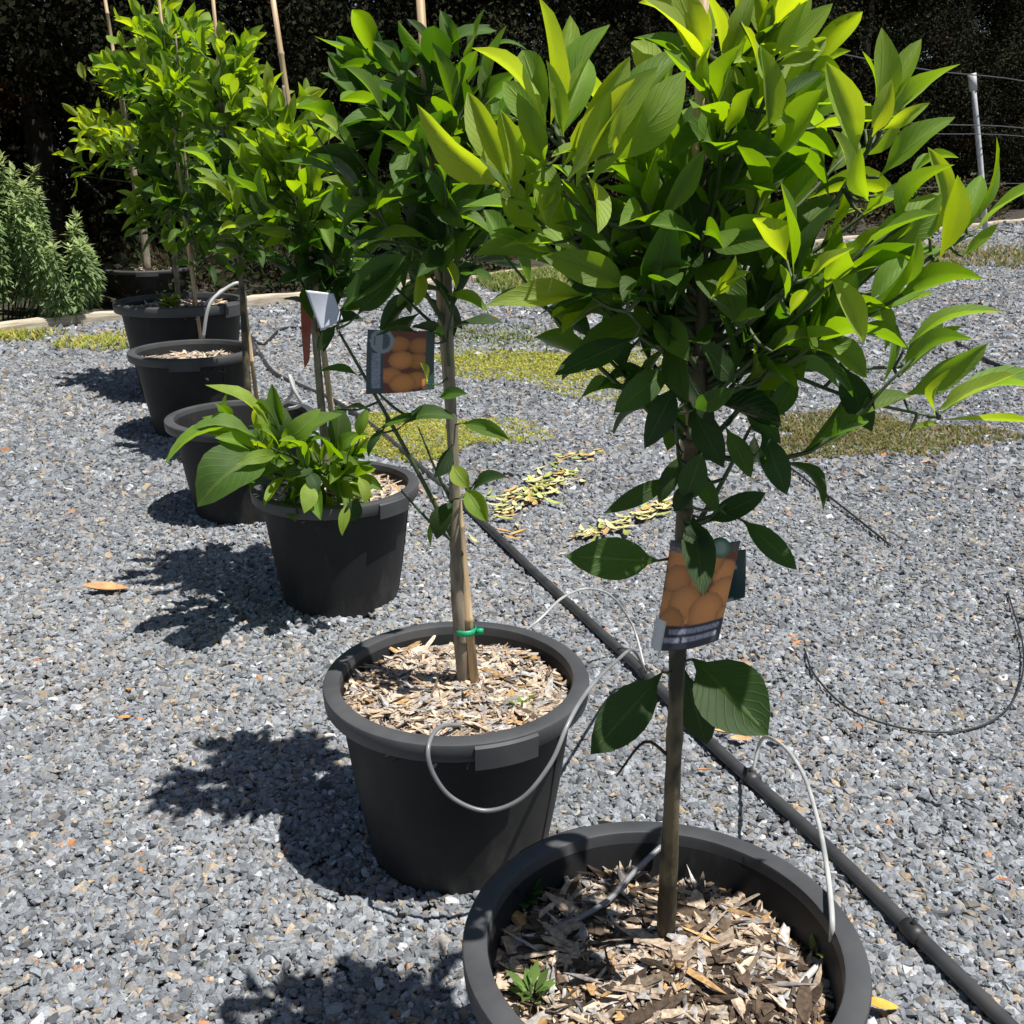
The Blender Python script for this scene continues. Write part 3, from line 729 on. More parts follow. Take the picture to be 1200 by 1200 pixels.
# ---- tree 3
Y3 = POTS[2][1]
T3 = np.array([Ph(388, 580, .31), Pd(377, 480, Y3), Pd(368, 380, Y3), Pd(352, 250, Y3), Pd(335, 130, Y3), Pd(332, 100, Y3)])
Y3 = T3[1][1]
t3 = start_tree('citrus tree with a low shoot of broad leaves spreading left from its foot', T3[0])
tb = MB(); tb.tube(T3, [.014, .0105, .0088, .007, .005, .003], 10, 6); tb.build('trunk', M['bark_grey'], t3)
LV = Leaves(); tw = MB(); y = Y3; BP.clear()
for p in ((330, 130), (355, 190), (300, 160), (400, 240), (390, 120), (300, 235), (380, 300)): br(364, 350, p[0], p[1], rng.uniform(-.12, .05), .0035)
for bx, by, tx, ty, d0, d1, age, wr in [
    (325, 150, 318, 98, -.05, -.05, .8, .34), (330, 152, 345, 108, -.06, -.08, .75, .30), (328, 165, 290, 120, -.06, -.08, .7, .34), (335, 165, 360, 118, -.05, -.05, .5, .34), (340, 230, 325, 170, -.08, -.10, .92, .36), (345, 235, 362, 172, -.08, -.10, .75, .34), (338, 205, 300, 150, -.07, -.09, .85, .30), (345, 235, 330, 195, -.10, -.12, .95, .4),
    (275, 245, 230, 208, -.08, -.11, .9, .28), (278, 250, 265, 205, -.08, -.10, .85, .34), (330, 265, 305, 235, -.10, -.12, .95, .3), (285, 268, 255, 275, -.08, -.11, .85, .45), (350, 275, 300, 270, -.08, -.1, .75, .3), (420, 215, 360, 175, -.06, -.1, .4, .3)]:
    hand_leaf(LV, bx, by, tx, ty, y + d0, y + d1, age, wr * 1.1, .5); attach(Pd(bx, by, y + d0), T3)
crown_shoots(LV, tw, T3, [(Pd(350, 220, y), (.22, .19, .24), 30, 6, .115, .60, .8, .1), (Pd(385, 290, y), (.17, .16, .14), 14, 6, .11, .12, 1, .45), (Pd(330, 140, y), (.12, .12, .13), 8, 6, .10, .7, .7, 0), (Pd(405, 310, y), (.18, .16, .11), 5, 6, .12, .12, 1.1, .5)])
tw.build('branches', M['twig'], t3); LV.build('crown', t3)
# the low shoot from the foot of the trunk
LV = Leaves(); tw = MB(); yl = Y3 - .02
def brl(a, b, d0, d1, r=.004):
    p0 = Pd(*a, yl + d0); p1 = Pd(*b, yl + d1); tw.tube([p0, (p0 + p1) / 2 + [0, 0, .015], p1], [r, r * .8, r * .5], 6, 5)
brl((384, 570), (318, 525), -.05, -.22); brl((384, 565), (395, 525), -.05, -.12); brl((384, 568), (420, 560), -.05, -.2, .003); brl((380, 565), (362, 555), -.05, -.22, .003)
for bx, by, tx, ty, d0, d1, age, wr in [
    (320, 525, 238, 453, -.22, -.26, .82, .36), (312, 520, 193, 552, -.22, -.32, .66, .42), (300, 512, 222, 505, -.20, -.24, .6, .42), (318, 530, 232, 596, -.24, -.36, .5, .62), (326, 532, 250, 585, -.26, -.34, .6, .34), (322, 528, 322, 468, -.20, -.18, .25, .56), (326, 524, 376, 478, -.2, -.2, .7, .42),
    (332, 528, 402, 486, -.18, -.14, .6, .42), (330, 530, 290, 500, -.25, -.3, .72, .42), (325, 534, 275, 545, -.27, -.36, .7, .3), (392, 530, 396, 474, -.12, -.10, .3, .5), (396, 535, 424, 508, -.12, -.14, .5, .44), (388, 542, 360, 506, -.14, -.2, .6, .44), (380, 540, 420, 545, -.16, -.22, .55, .36),
    (362, 562, 356, 602, -.24, -.30, .85, .52), (408, 588, 401, 628, -.24, -.28, .95, .4), (420, 558, 428, 592, -.22, -.26, .85, .44), (420, 582, 404, 612, -.22, -.24, .03, .7), (400, 556, 428, 540, -.14, -.2, .06, .5), (370, 548, 330, 560, -.2, -.28, .1, .36), (360, 552, 372, 580, -.22, -.26, .08, .5), (345, 535, 385, 515, -.2, -.22, .4, .4)]:
    hand_leaf(LV, bx, by, tx, ty, yl + d0, yl + d1, age, wr * 1.1, .35, .3, .16)
for k in range(12):
    px_, py_ = rng.uniform(255, 425), rng.uniform(478, 560); d_ = rng.uniform(-.28, -.06)
    if py_ < 500 and px_ > 380: continue
    pe = Pd(px_, py_, yl + d_); ps = Pd(384 + (px_ - 384) * .3, 562, yl - .06)
    shoot(LV, tw, ps, pe, 4, .135, rng.uniform(.35, .75), .95, .1, .36)
for k in range(8):
    pe = Pd(rng.uniform(345, 440), rng.uniform(500, 572), yl + rng.uniform(-.24, -.05))
    shoot(LV, tw, Pd(386, 566, yl - .05), pe, 4, .115, rng.uniform(.3, .7), 1.05, .3, .46)
tw.build('low_shoot', M['twig'], t3)
o = LV.build('low_leaves', t3, 'broad fresh green leaves low on the left'); finish(t3, T3[0])

# ---- trees 4 to 7, smaller with distance
def far_tree(i, label, pix, y0, rad, lobes, hand=(), bark='bark_grey'):
    T = [Ph(pix[0][0], pix[0][1], mulch_z(i) - .01)]
    yy = T[0][1]
    T += [Pd(px, py, yy) for px, py in pix[1:]]
    T = np.array(T)
    t = start_tree(label, T[0])
    tb = MB(); tb.tube(T, rad, 8, 5); tb.build('trunk', M[bark], t)
    LV = Leaves(); tw = MB()
    for bx, by, tx, ty, d0, d1, age, wr in hand:
        hand_leaf(LV, bx, by, tx, ty, yy + d0, yy + d1, age, wr * 1.1, .5)
        b0 = Pd(bx, by, yy + d0); tw.tube([trunk_at(T, np.clip(b0[2] - .06, T[0, 2] + .05, T[-1, 2])), b0], [.004, .002], 5, 1)
    crown_shoots(LV, tw, T, [(Pd(px, py, yy + dy), r, ns, nl, L, age, sp, dr) for px, py, dy, r, ns, nl, L, age, sp, dr in lobes])
    tw.build('branches', M['twig'], t); LV.build('crown', t); finish(t, T[0])
    return T
T4 = far_tree(3, 'citrus tree whose thin dark trunk rises behind the low leafy shoot', [(292, 482), (287, 400), (281, 310), (265, 180), (255, 80)], 0, [.015, .013, .010, .007, .004],
    [(275, 120, 0, (.21, .20, .24), 27, 6, .125, .62, .8, .05), (285, 210, 0, (.20, .18, .18), 20, 6, .12, .42, .95, .25), (262, 60, 0, (.14, .14, .14), 8, 6, .115, .65, .7, 0), (300, 262, 0, (.20, .18, .12), 10, 6, .12, .35, 1.1, .5)], bark='bark')
T5 = far_tree(4, 'citrus tree rising from the pot with two bent pale tubes', [(230, 398), (228, 350), (222, 250), (212, 120), (206, 40)], 0, [.015, .012, .009, .006, .004],
    [(230, 120, 0, (.27, .24, .32), 24, 6, .14, .55, .85, .1), (235, 220, 0, (.26, .22, .2), 18, 6, .14, .4, .95, .3), (210, 35, 0, (.18, .16, .16), 8, 6, .12, .6, .7, 0), (245, 272, 0, (.24, .2, .13), 10, 6, .14, .35, 1.1, .5)])
T6 = far_tree(5, 'citrus tree with a few long pale leaves hanging low on its thin trunk', [(209, 357), (205, 300), (198, 240), (190, 120), (184, 20)], 0, [.014, .012, .010, .008, .004],
    [(185, 70, 0, (.30, .26, .36), 24, 6, .155, .62, .85, .05), (195, 180, 0, (.30, .24, .24), 20, 6, .155, .45, .95, .25), (195, 240, 0, (.26, .22, .14), 9, 5, .15, .5, 1.1, .5)],
    [(185, 250, 142, 272, -.1, -.15, .75, .3), (195, 246, 232, 272, -.1, -.15, .85, .34), (192, 262, 196, 296, -.08, -.1, .6, .5), (205, 300, 212, 282, -.03, -.05, .7, .5), (178, 155, 258, 142, -.2, -.3, .72, .24), (175, 165, 215, 140, -.25, -.3, .7, .3)])
T7 = far_tree(6, 'sparse citrus tree with yellowish leaves standing behind the timber edging', [(173, 320), (168, 270), (160, 220), (146, 130), (135, 70)], 0, [.036, .031, .026, .014, .006],
    [(130, 165, 0, (.38, .28, .32), 22, 6, .18, .88, .9, .2), (150, 110, 0, (.24, .2, .25), 10, 6, .15, .72, .8, .1), (125, 90, 0, (.16, .16, .14), 5, 6, .14, .9, .8, .1)],
    [(88, 205, 82, 232, -.1, -.1, .9, .4), (92, 190, 72, 185, -.1, -.1, .92, .4), (100, 95, 93, 72, 0, 0, .92, .5)])

# ------------------------------------------------------------------ bamboo stakes
def stake(label, p0, p1, r):
    p0 = np.asarray(p0); p1 = np.asarray(p1)
    root = thing('bamboo_stake', label, 'stake', tuple(p0), 'bamboo stakes beside the citrus trees')
    m = MB(); n = 7; P = [p0 - p0]; R = [r]
    bend = rng.normal(0, .006, 3)
    for k in range(1, n):
        q = k / n; c = (p1 - p0) * q + bend * math.sin(PI * q)
        u = nrm(p1 - p0)
        for d, e in ((-.006, 1), (-.002, 1.22), (.002, 1.22), (.006, 1)):
            P.append(c + u * d); R.append(r * e * (1 - .25 * q))
    P.append(p1 - p0); R.append(r * .75)
    P = np.array(P)
    seg = 8; u = nrm(p1 - p0); a = nrm(np.cross(u, [0, 1, .1])); b = np.cross(u, a)
    VV_ = [P[i] + R[i] * (math.cos(2 * PI * k / seg) * a + math.sin(2 * PI * k / seg) * b) for i in range(len(P)) for k in range(seg)]
    fs = [(i * seg + k, i * seg + (k + 1) % seg, (i + 1) * seg + (k + 1) % seg, (i + 1) * seg + k) for i in range(len(P) - 1) for k in range(seg)]
    fs += [tuple(range(seg - 1, -1, -1)), tuple((len(P) - 1) * seg + k for k in range(seg))]
    m.add(VV_, fs); m.build('cane', M['bamboo'], root)
stake('tan bamboo cane tied behind the nearest citrus trunk', T1[0] + [.003, .022, -.03], Pd(827, -60, Y1 - .012), .0062)
stake('bamboo cane against the trunk above the green tie', T2[0] + [.019, -.014, -.03], Pd(490, -40, Y2 + .012), .0080)
stake('bamboo cane rising bare above the tree with the low shoot', T3[0] + [.03, .02, -.03], Pd(314, -40, Y3 + .03), .0085)
stake('bamboo cane beside the thin dark trunk behind the low shoot', T4[0] + [.03, .03, -.03], Pd(246, -40, T4[1][1] + .03), .0085)
stake('bamboo cane in the pot with two bent pale tubes', T5[0] + [.03, -.02, -.03], Pd(182, -40, T5[1][1] + .03), .0095)
stake('bamboo cane in the pot behind the timber edging', T7[0] + [-.02, .05, -.03], Pd(117, -40, T7[1][1] + .05), .017)

# ------------------------------------------------------------------ printed plant tags
def tag_card(name, label, corners, paint, bulge=.008, nx=48, ny=64, th=.0012):
    TL, TR, BR_, BL = [np.asarray(c) for c in corners]
    org = (TL + TR + BR_ + BL) / 4
    root = thing(name, label, 'plant tag', tuple(org), 'picture tags hung on the trees')
    nr = nrm(np.cross(TR - TL, BL - TL)); 
    if nr[1] > 0: nr = -nr
    V = []; C = []
    for side in (0, 1):
        for j in range(ny + 1):
            for i in range(nx + 1):
                u, v = i / nx, j / ny
                p = (1 - v) * ((1 - u) * TL + u * TR) + v * ((1 - u) * BL + u * BR_) - org
                p = p + nr * (bulge * math.sin(PI * u) - .004 * math.sin(PI * v) - th * side)
                V.append(p); C.append(paint(u, v) if side == 0 else (.55, .56, .56))
    n1 = (nx + 1) * (ny + 1); fs = []
    for j in range(ny):
        for i in range(nx):
            a = j * (nx + 1) + i; q = (a, a + nx + 1, a + nx + 2, a + 1)
            fs.append(q); fs.append(tuple(n1 + k for k in reversed(q)))
    rim_ = [j * (nx + 1) for j in range(ny + 1)] + [ny * (nx + 1) + i for i in range(1, nx + 1)] + [j * (nx + 1) + nx for j in range(ny - 1, -1, -1)] + [i for i in range(nx - 1, 0, -1)]
    for a, b in zip(rim_, rim_[1:] + rim_[:1]): fs.append((b, a, n1 + a, n1 + b))
    m = MB(); m.add(V, fs, np.array(C)); m.build('card', M['card'], root, color=True)
    return root, org

def fruit(u, v, lst, bgc):
    c = np.array(bgc, float)
    for fx, fy, fr, k in lst:
        d = math.hypot(u - fx, (v - fy) * 1.3) / fr
        if d < 1:
            c = np.array([.66, .26, .075]) * k * (1.12 - .55 * d ** 3)
    return c

def paint1(u, v):
    if v < .05: return (.06, .07, .07)
    if v < .10: return (.22, .20, .22) if u < .4 and rng.uniform() > .25 else (.10, .07, .06)
    if v > .78:
        if .80 < v < .85 and .2 < u < .95: return (.34, .34, .42) if rng.uniform() > .3 else (.18, .18, .24)
        if .88 < v < .935 and .14 < u < .93 and abs(u - .40) > .025: return (.38, .38, .46) if rng.uniform() > .3 else (.24, .24, .30)
        return (.035, .035, .05)
    return fruit(u, v, [(.86, .30, .17, .95), (.62, .18, .2, .85), (.20, .16, .22, .9), (.45, .36, .20, .7), (.20, .36, .20, .82), (.90, .52, .22, 1.0), (.10, .58, .18, .85), (.36, .58, .24, 1.02), (.70, .68, .26, 1.06), (.20, .76, .2, .95), (.98, .74, .12, .9)], (.16, .04, .02))
y = Y1
cr = [Pd(786, 633, y - .03), Pd(868, 634, y - .045), Pd(842, 750, y - .055), Pd(766, 762, y - .035)]
r_, o_ = tag_card('plant_tag', 'mandarin picture tag tied to the nearest trunk under a dark leaf', cr, paint1, .012)
# white curl at the lower left corner and the round emblem
m = MB(); c0 = Pd(774, 740, y - .048) - o_; n = 14; V = []
for i in range(n + 1):
    a = -.4 + 4.2 * i / n
    for q in (0, 1):
        V.append(c0 + np.array([.005 * math.cos(a) - .004 * q, -.004 * math.sin(a) - .002, .010 - .032 * q + .010 * (i / n)]))
m.add(V, [(2 * i, 2 * i + 1, 2 * i + 3, 2 * i + 2) for i in range(n)]); o = m.build('curled_corner', M['white'], r_)
m = MB(); c0 = Pd(844, 642, y - .060) - o_; fs = []; V = []
cu = nrm(np.array([0, -1, .25])); ax = np.array([1, 0, 0.]); ay = np.cross(cu, ax)
for rr, zz, cc in ((.0098, -.0012, 0), (.0098, 0, 0), (.0072, .0003, 0), (.0046, .0006, 0), (.0, .0008, 0)):
    for k in range(20): V.append(c0 + cu * zz + rr * (math.cos(PI * k / 10) * ax + math.sin(PI * k / 10) * ay))
for i in range(4):
    for k in range(20): fs.append((i * 20 + k, i * 20 + (k + 1) % 20, i * 20 + 20 + (k + 1) % 20, i * 20 + 20 + k))
cc = np.array([(.05, .13, .06)] * 40 + [(.10, .20, .10)] * 20 + [(.26, .33, .28)] * 20 + [(.28, .35, .30)] * 20)
m.add(V, fs, cc); m.build('round_emblem', M['card'], r_, color=True)
# second, dark card hanging behind it
dk = lambda u, v: (.32, .36, .36) if (.55 < u < .66 and .33 < v < .40) or (v > .93 and u < .6) else (.012, .045, .045)
tag_card('plant_tag', 'plain dark green tag showing behind the mandarin picture tag', [Pd(846, 645, y + .012), Pd(874, 644, y + .005), Pd(873, 700, y + .0), Pd(840, 708, y + .012)], dk, .002, 16, 24)

def paint2(u, v):
    if math.hypot(u - .21, (v - .17) * .85) < .17:
        d = math.hypot(u - .21, (v - .17) * .85)
        return (.22, .27, .31) if d > .12 or abs(u - .17) < .05 else (.05, .08, .10)
    if u < .24:
        if .08 < u < .2 and .36 < v < .92: return (.26, .29, .36) if rng.uniform() > .35 else (.15, .18, .24)
        return (.03, .06, .075)
    if u > .86: return (.02, .055, .05)
    return fruit(u, v, [(.78, .25, .18, .55), (.45, .22, .17, .6), (.74, .5, .17, .6), (.34, .72, .17, .75), (.72, .82, .18, .75), (.50, .48, .19, .85), (.52, .85, .2, .9)], (.13, .035, .025))
tag_card('plant_tag', 'orange picture tag with a pale round emblem hung beside the second trunk', [Pd(431, 386, Y2 - .06), Pd(510, 388, Y2 - .03), Pd(509, 456, Y2 - .03), Pd(429, 462, Y2 - .06)], paint2, .006)
red = lambda u, v: (.30, .055, .03)
tag_card('plant_tag', 'rust red tag seen edge on beside the white tag', [Pd(352, 350, Y3 - .05), Pd(367, 362, Y3 - .03), Pd(363, 420, Y3 - .03), Pd(357, 432, Y3 - .05)], red, .002, 8, 12)
gry = lambda u, v: (.50, .53, .60)
tag_card('plant_tag', 'blank whitish grey tag hung in the tree with the low shoot', [Pd(358, 340, Y3 - .17), Pd(391, 344, Y3 - .15), Pd(402, 374, Y3 - .15), Pd(376, 388, Y3 - .17)], gry, .003, 10, 14)

# green tie round the second trunk
p = trunk_at(T2, .305 + (806 - 722) / 1230 * 1.72 * .96); root = thing('plant_tie', 'bright green tape tying the second trunk to its cane', 'tie', tuple(p + [.008, 0, 0]))
m = MB(); m.lathe([(.0150, -.005), (.0185, -.004), (.019, .004), (.016, .006)], 20); m.build('tape', M['tie'], root)
m = MB(); m.box((.024, -.006, .001), (.012, .006, .010)); m.build('knot', M['tie'], root)

# ------------------------------------------------------------------ irrigation
def hose(name, label, cat, pts, r, mat, group=None, seg=8, sub=8):
    pts = np.array(pts); org = pts[0].copy()
    m = MB(); m.tube(pts - org, r, seg, sub)
    o = m.build(name, M[mat]); o.location = tuple(org); return tag(o, label, cat, group)
rp = .0125
def gp(px, py, h): 
    q = Ph(px, py, 0); q[2] = h; return q
main = [Ph(1262, 1280, rp), Ph(1172, 1192, rp + .002), Ph(1050, 1072, rp + .001), Ph(950, 975, rp + .003), Ph(830, 868, rp + .004), Ph(750, 784, rp + .004), Ph(640, 683, rp + .002), Ph(560, 607, rp + .003), Ph(490, 545, rp), Ph(440, 502, rp), Ph(392, 470, rp), Ph(352, 452, rp), Ph(318, 434, rp), Ph(296, 400, rp), Ph(280, 380, rp)]
root = thing('irrigation_pipe', 'thick black water pipe running past the pots across the gravel', 'pipe', tuple(main[0]))
m = MB(); m.tube(np.array(main) - main[0], rp, 12, 8); m.build('pipe', M['hose'], root)
for (px, py) in ((1070, 1092), (880, 912), (757, 791)):
    q = Ph(px, py, rp + .003); u = nrm(main[3] - main[2]); m = MB()
    m.tube([q - main[0] - u * .018, q - main[0] - u * .006, q - main[0] + u * .006, q - main[0] + u * .018], [rp * 1.12, rp * 1.28, rp * 1.28, rp * 1.12], 12, 1)
    m.tube([q - main[0], q - main[0] + [0, 0, rp * 2]], [.005, .0035], 8, 1)
    m.build('connector', M['thin_hose'], root)
zr = .335
pz = lambda px, py, h: Ph(px, py, h)
hose('drip_tube', 'pale grey drip tube looping down the front of the second pot', 'drip tube',
     [pz(545, 850, .300), pz(516, 852, .34), Pd(502, 875, 1.372), Pd(507, 905, 1.358), Pd(530, 935, 1.352), Pd(570, 950, 1.352), Pd(612, 935, 1.36), Pd(645, 895, 1.375), Pd(664, 852, 1.40), Pd(680, 822, 1.46), pz(700, 796, .345), pz(722, 775, .24), pz(742, 762, .12), pz(757, 788, .035)], .0036, 'tube_grey')
hose('drip_tube', 'thin pale drip tube arching from the back of the second pot to the pipe', 'drip tube',
     [pz(590, 758, .300), pz(630, 728, .345), pz(660, 700, .36), pz(690, 690, .30), pz(718, 700, .20), pz(742, 735, .09), pz(755, 780, .032)], .0028, 'tube')
hose('drip_tube', 'white drip tube rising over the right rim of the nearest pot', 'drip tube',
     [pz(882, 905, .03), pz(893, 866, .10), pz(915, 872, .17), pz(940, 905, .24), pz(958, 960, .30), pz(968, 1010, .335), pz(974, 1060, .35), pz(975, 1092, .335), pz(972, 1125, .275)], .0034, 'tube')
hose('drip_tube', 'short grey tube lying on the mulch left of the nearest trunk', 'drip tube',
     [pz(775, 992, .325), pz(745, 1020, .31), pz(715, 1053, .302), pz(680, 1075, .298), pz(640, 1092, .292)], .0036, 'tube_grey')
root = thing('dripper_stake', 'pale dripper peg lying on the mulch by the right rim of the nearest pot', 'dripper', tuple(pz(968, 1122, .288)))
o_ = pz(968, 1122, .288); m = MB(); m.tube([o_ - o_, pz(945, 1145, .29) - o_, pz(920, 1170, .292) - o_], [.0035, .004, .0035], 8, 2); m.build('peg', M['tube'], root)
m = MB(); m.tube([pz(920, 1170, .292) - o_, pz(914, 1172, .296) - o_, pz(926, 1186, .29) - o_], [.0035, .005, .003], 8, 2); m.build('emitter', M['tube'], root)
q5 = T5[0]
hose('drip_tube', 'taller of two bent pale tubes in the far pot', 'drip tube', [Pd(238, 396, q5[1] - .12), Pd(243, 365, q5[1] - .12), Pd(252, 348, q5[1] - .1), Pd(276, 332, q5[1] - .05), Pd(284, 338, q5[1] - .02), Pd(288, 352, q5[1] + .05)], .0085, 'tube')
hose('drip_tube', 'shorter of two bent pale tubes in the far pot', 'drip tube', [Pd(230, 375, q5[1] - .02), Pd(238, 360, q5[1]), Pd(254, 344, q5[1]), Pd(274, 332, q5[1] + .02)], .0075, 'tube')
hose('drip_tube', 'small bright twisted tube above the rim of the mostly hidden pot', 'drip tube', [Pd(322, 478, 3.5), Pd(338, 468, 3.42), Pd(344, 452, 3.40), Pd(339, 440, 3.40), Pd(345, 458, 3.38), Pd(352, 474, 3.40), Pd(334, 480, 3.44)], .006, 'tube')
hose('drip_tube', 'thin black tube looping on the gravel at right', 'drip tube', [gp(942, 765, .012), gp(955, 800, .017), gp(1000, 842, .016), gp(1080, 864, .015), gp(1150, 858, .016), gp(1188, 825, .018), gp(1198, 770, .020), gp(1180, 700, .016)], .0024, 'thin_hose')
hose('drip_tube', 'straight thin black tube lying behind the nearest tag', 'drip tube', [gp(905, 535, .012), gp(945, 568, .018), gp(990, 602, .017), gp(1045, 645, .012)], .0036, 'thin_hose')
hose('drip_tube', 'wavy black tube on gravel by the far timber edging', 'drip tube', [gp(240, 372, .02), gp(268, 380, .03), gp(290, 394, .02), gp(308, 407, .02), gp(328, 392, .03), gp(350, 387, .02), gp(372, 395, .02)], .009, 'thin_hose')
hose('drip_tube', 'thick dark tube on gravel at the far right edge', 'drip tube', [gp(1120, 405, .02), gp(1160, 428, .02), gp(1215, 448, .02), gp(1290, 470, .02)], .012, 'thin_hose')
hose('drip_tube', 'faint dark tube on the gravel near the right garden edge', 'drip tube', [gp(1120, 262, .03), gp(1160, 270, .03), gp(1200, 277, .03), gp(1260, 280, .03)], .016, 'thin_hose')

# ------------------------------------------------------------------ litter, weeds and moss on the gravel
def curled_leaf(V, Fs, C, pos, L, wd, ang, col, curl=.5, tilt=.2):
    n = 6; b = len(V)
    u = np.array([math.cos(ang), math.sin(ang), rng.normal(0, tilt)]); s_ = np.array([-math.sin(ang), math.cos(ang), rng.normal(0, tilt)])
    for i in range(n + 1):
        q = i / n; hw = wd * math.sin(PI * (q * .94 + .03)) ** .8
        for e in (-1, 0, 1):
            p = np.asarray(pos) + u * L * (q - .5) + s_ * hw * e * .8 + np.array([0, 0, abs(e) * hw * curl + .012 * L / .06 * (q - .5) ** 2 * 2])
            V.append(p); C.append(np.asarray(col) * rng.uniform(.9, 1.1))
    for i in range(n):
        for e in (0, 1):
            a = b + i * 3 + e; Fs.append((a, a + 1, a + 4, a + 3))
LIT = [(668, 538, .06, 'brown dry leaf on gravel between the two front trunks', (.40, .24, .12)), (700, 532, .05, 'small tan dry leaf beside the dry clippings', (.45, .31, .17)), (590, 628, .05, 'orange dry leaf beside the pipe behind the second trunk', (.55, .30, .10)), (608, 630, .06, 'golden curled dry leaf by the pipe', (.58, .36, .12)),
       (848, 866, .045, 'yellow brown dry leaf against the pipe under the round dark leaf', (.58, .36, .12)), (868, 874, .045, 'pale orange dry leaf close under the round dark leaf', (.56, .34, .16)), (908, 876, .035, 'small dry leaf where the white tube bends', (.52, .30, .12)), (1085, 546, .05, 'orange dry leaf on the edge of the olive weed patch', (.55, .30, .14)),
       (125, 698, .12, 'long brown dry leaf alone on the left gravel', (.45, .27, .13)), (1030, 1190, .06, 'orange dry leaf by the nearest pot at the lower edge', (.62, .36, .06)), (825, 910, .03, 'rusty dry scrap between the pipe and the nearest trunk', (.45, .22, .10)), (1175, 1040, .025, 'rust coloured scrap on the lower right gravel', (.42, .18, .08)),
       (152, 815, .025, 'little orange scrap on the left gravel, upper one of two', (.50, .26, .08)), (147, 848, .028, 'little orange scrap on the left gravel, lower one of two', (.52, .26, .08))]
for px, py, L, lab, col in LIT:
    V, Fs, C = [], [], []; q = gp(px, py, .014)
    curled_leaf(V, Fs, C, (0, 0, 0), L, L * .24, rng.uniform(-.8, .8), col, .6)
    m = MB(); m.add(np.array(V), Fs, np.array(C)); o = m.build('fallen_leaf', M['dry'], color=True); o.location = tuple(q)
    tag(o, lab, 'dry leaf', 'dry leaves fallen on the gravel')

def clippings(px0, py0, px1, py1, n, wid, label, Lr=(.05, .10)):
    a, b = gp(px0, py0, .014), gp(px1, py1, .014); c = (a + b) / 2; V, Fs, C = [], [], []
    ang0 = math.atan2(b[1] - a[1], b[0] - a[0])
    for k in range(n):
        q = rng.uniform(0, 1); p = a + (b - a) * q - c + np.array([rng.normal(0, wid * .4), rng.normal(0, wid), rng.uniform(0, .012)])
        col = np.array([.60, .54, .26]) * rng.uniform(.75, 1.2) if rng.uniform() < .7 else np.array([.34, .38, .10]) * rng.uniform(.7, 1.2)
        if rng.uniform() < .12: col = np.array([.50, .30, .12])
        curled_leaf(V, Fs, C, p, rng.uniform(*Lr), rng.uniform(.007, .015), ang0 + rng.normal(0, .75), col, .3, .08)
    mb = MB(); mb.add(np.array(V), Fs, np.array(C)); mb.tube([a - c, (a + b) / 2 - c + [.0, .02, .008], b - c], .003, 5, 4, (.40, .34, .16))
    o = mb.build('dry_frond', M['dry'], color=True); o.location = tuple(c); tag(o, label, 'dry clippings', 'dry clippings on the gravel')
clippings(575, 614, 668, 556, 95, .09, 'broad heap of pale yellow dry clippings right of the second trunk')
clippings(682, 636, 780, 598, 60, .03, 'narrow pale dry frond just left of the nearest trunk')
clippings(650, 545, 705, 535, 14, .03, 'few brownish dry clippings lying beyond the pale heaps', (.03, .07))

def weeds(name, label, px, py, rx, ry, n, hgt, cols, bw=.0035, seed=0, cat='weeds', bare=.3):
    c = gp(px, py, 0); r = np.random.default_rng(100 + seed)
    V, Fs, C = [], [], []; k = 0; ok = 0
    ph = r.uniform(0, 6.28, 6)
    while ok < n and k < n * 4:
        k += 1
        a = r.uniform(0, 2 * PI); q = r.uniform() ** .68 * 1.12
        edge = .72 + .16 * math.sin(3 * a + ph[0]) + .12 * math.sin(5 * a + ph[1])
        x, y_ = rx * q * edge * math.cos(a), ry * q * edge * math.sin(a)
        if behind(c[0] + x, c[1] + y_) > -.05 and cat != 'bed': continue
        ok += 1
        col = np.array(cols[r.integers(len(cols))]) * r.uniform(.7, 1.3)
        h = hgt * r.uniform(.5, 1.3); an = r.uniform(0, 2 * PI); le = r.uniform(.2, 1.2) * h
        w_ = bw * r.uniform(.7, 1.4); dx, dy = math.cos(an), math.sin(an); b = len(V)
        V += [(x - dy * w_, y_ + dx * w_, 0), (x + dy * w_, y_ - dx * w_, 0), (x + dx * le * .5 + dy * w_ * .8, y_ + dy * le * .5 - dx * w_ * .8, h * .7), (x + dx * le * .5 - dy * w_ * .8, y_ + dy * le * .5 + dx * w_ * .8, h * .7), (x + dx * le, y_ + dy * le, h)]
        C += [col * .8] * 2 + [col] * 2 + [col * 1.1]
        Fs += [(b, b + 1, b + 2, b + 3), (b + 3, b + 2, b + 4)]
    m = MB(); m.add(np.array(V), Fs, np.array(C)); o = m.build(name, M['plant'], color=True, smooth=False); o.location = (c[0], c[1], .004)
    return tag(o, label, 'ground cover', kind='stuff')
YG = [(.44, .46, .07), (.54, .51, .10), (.33, .40, .07), (.55, .49, .17)]
OL = [(.20, .22, .06), (.30, .24, .11), (.17, .21, .05), (.36, .28, .16)]
GG = [(.20, .27, .06), (.28, .32, .09), (.34, .33, .12), (.14, .20, .05)]
weeds('moss', 'yellow green moss patch on the gravel behind the front crowns', 682, 432, 1.05, .85, 22000, .016, YG, .007, 1)
weeds('moss', 'bright yellow green moss seen between the two front pots', 515, 510, .55, .42, 15000, .014, YG, .006, 2)
weeds('weeds', 'olive and brown weed patch at right behind the nearest crown', 1015, 512, .62, .50, 9000, .024, OL, .0045, 3)
weeds('grass', 'pale tufted grass along the far edge behind the trees', 640, 325, 1.9, 1.7, 9000, .09, GG, .008, 4, bare=0)
weeds('weeds', 'thin yellow weeds in the gravel left of the far pots', 118, 403, .34, .42, 800, .04, YG, .008, 5)
weeds('weeds', 'dry weeds along the far right garden edge', 1080, 300, 2.4, 2.0, 3000, .08, OL, .011, 6)
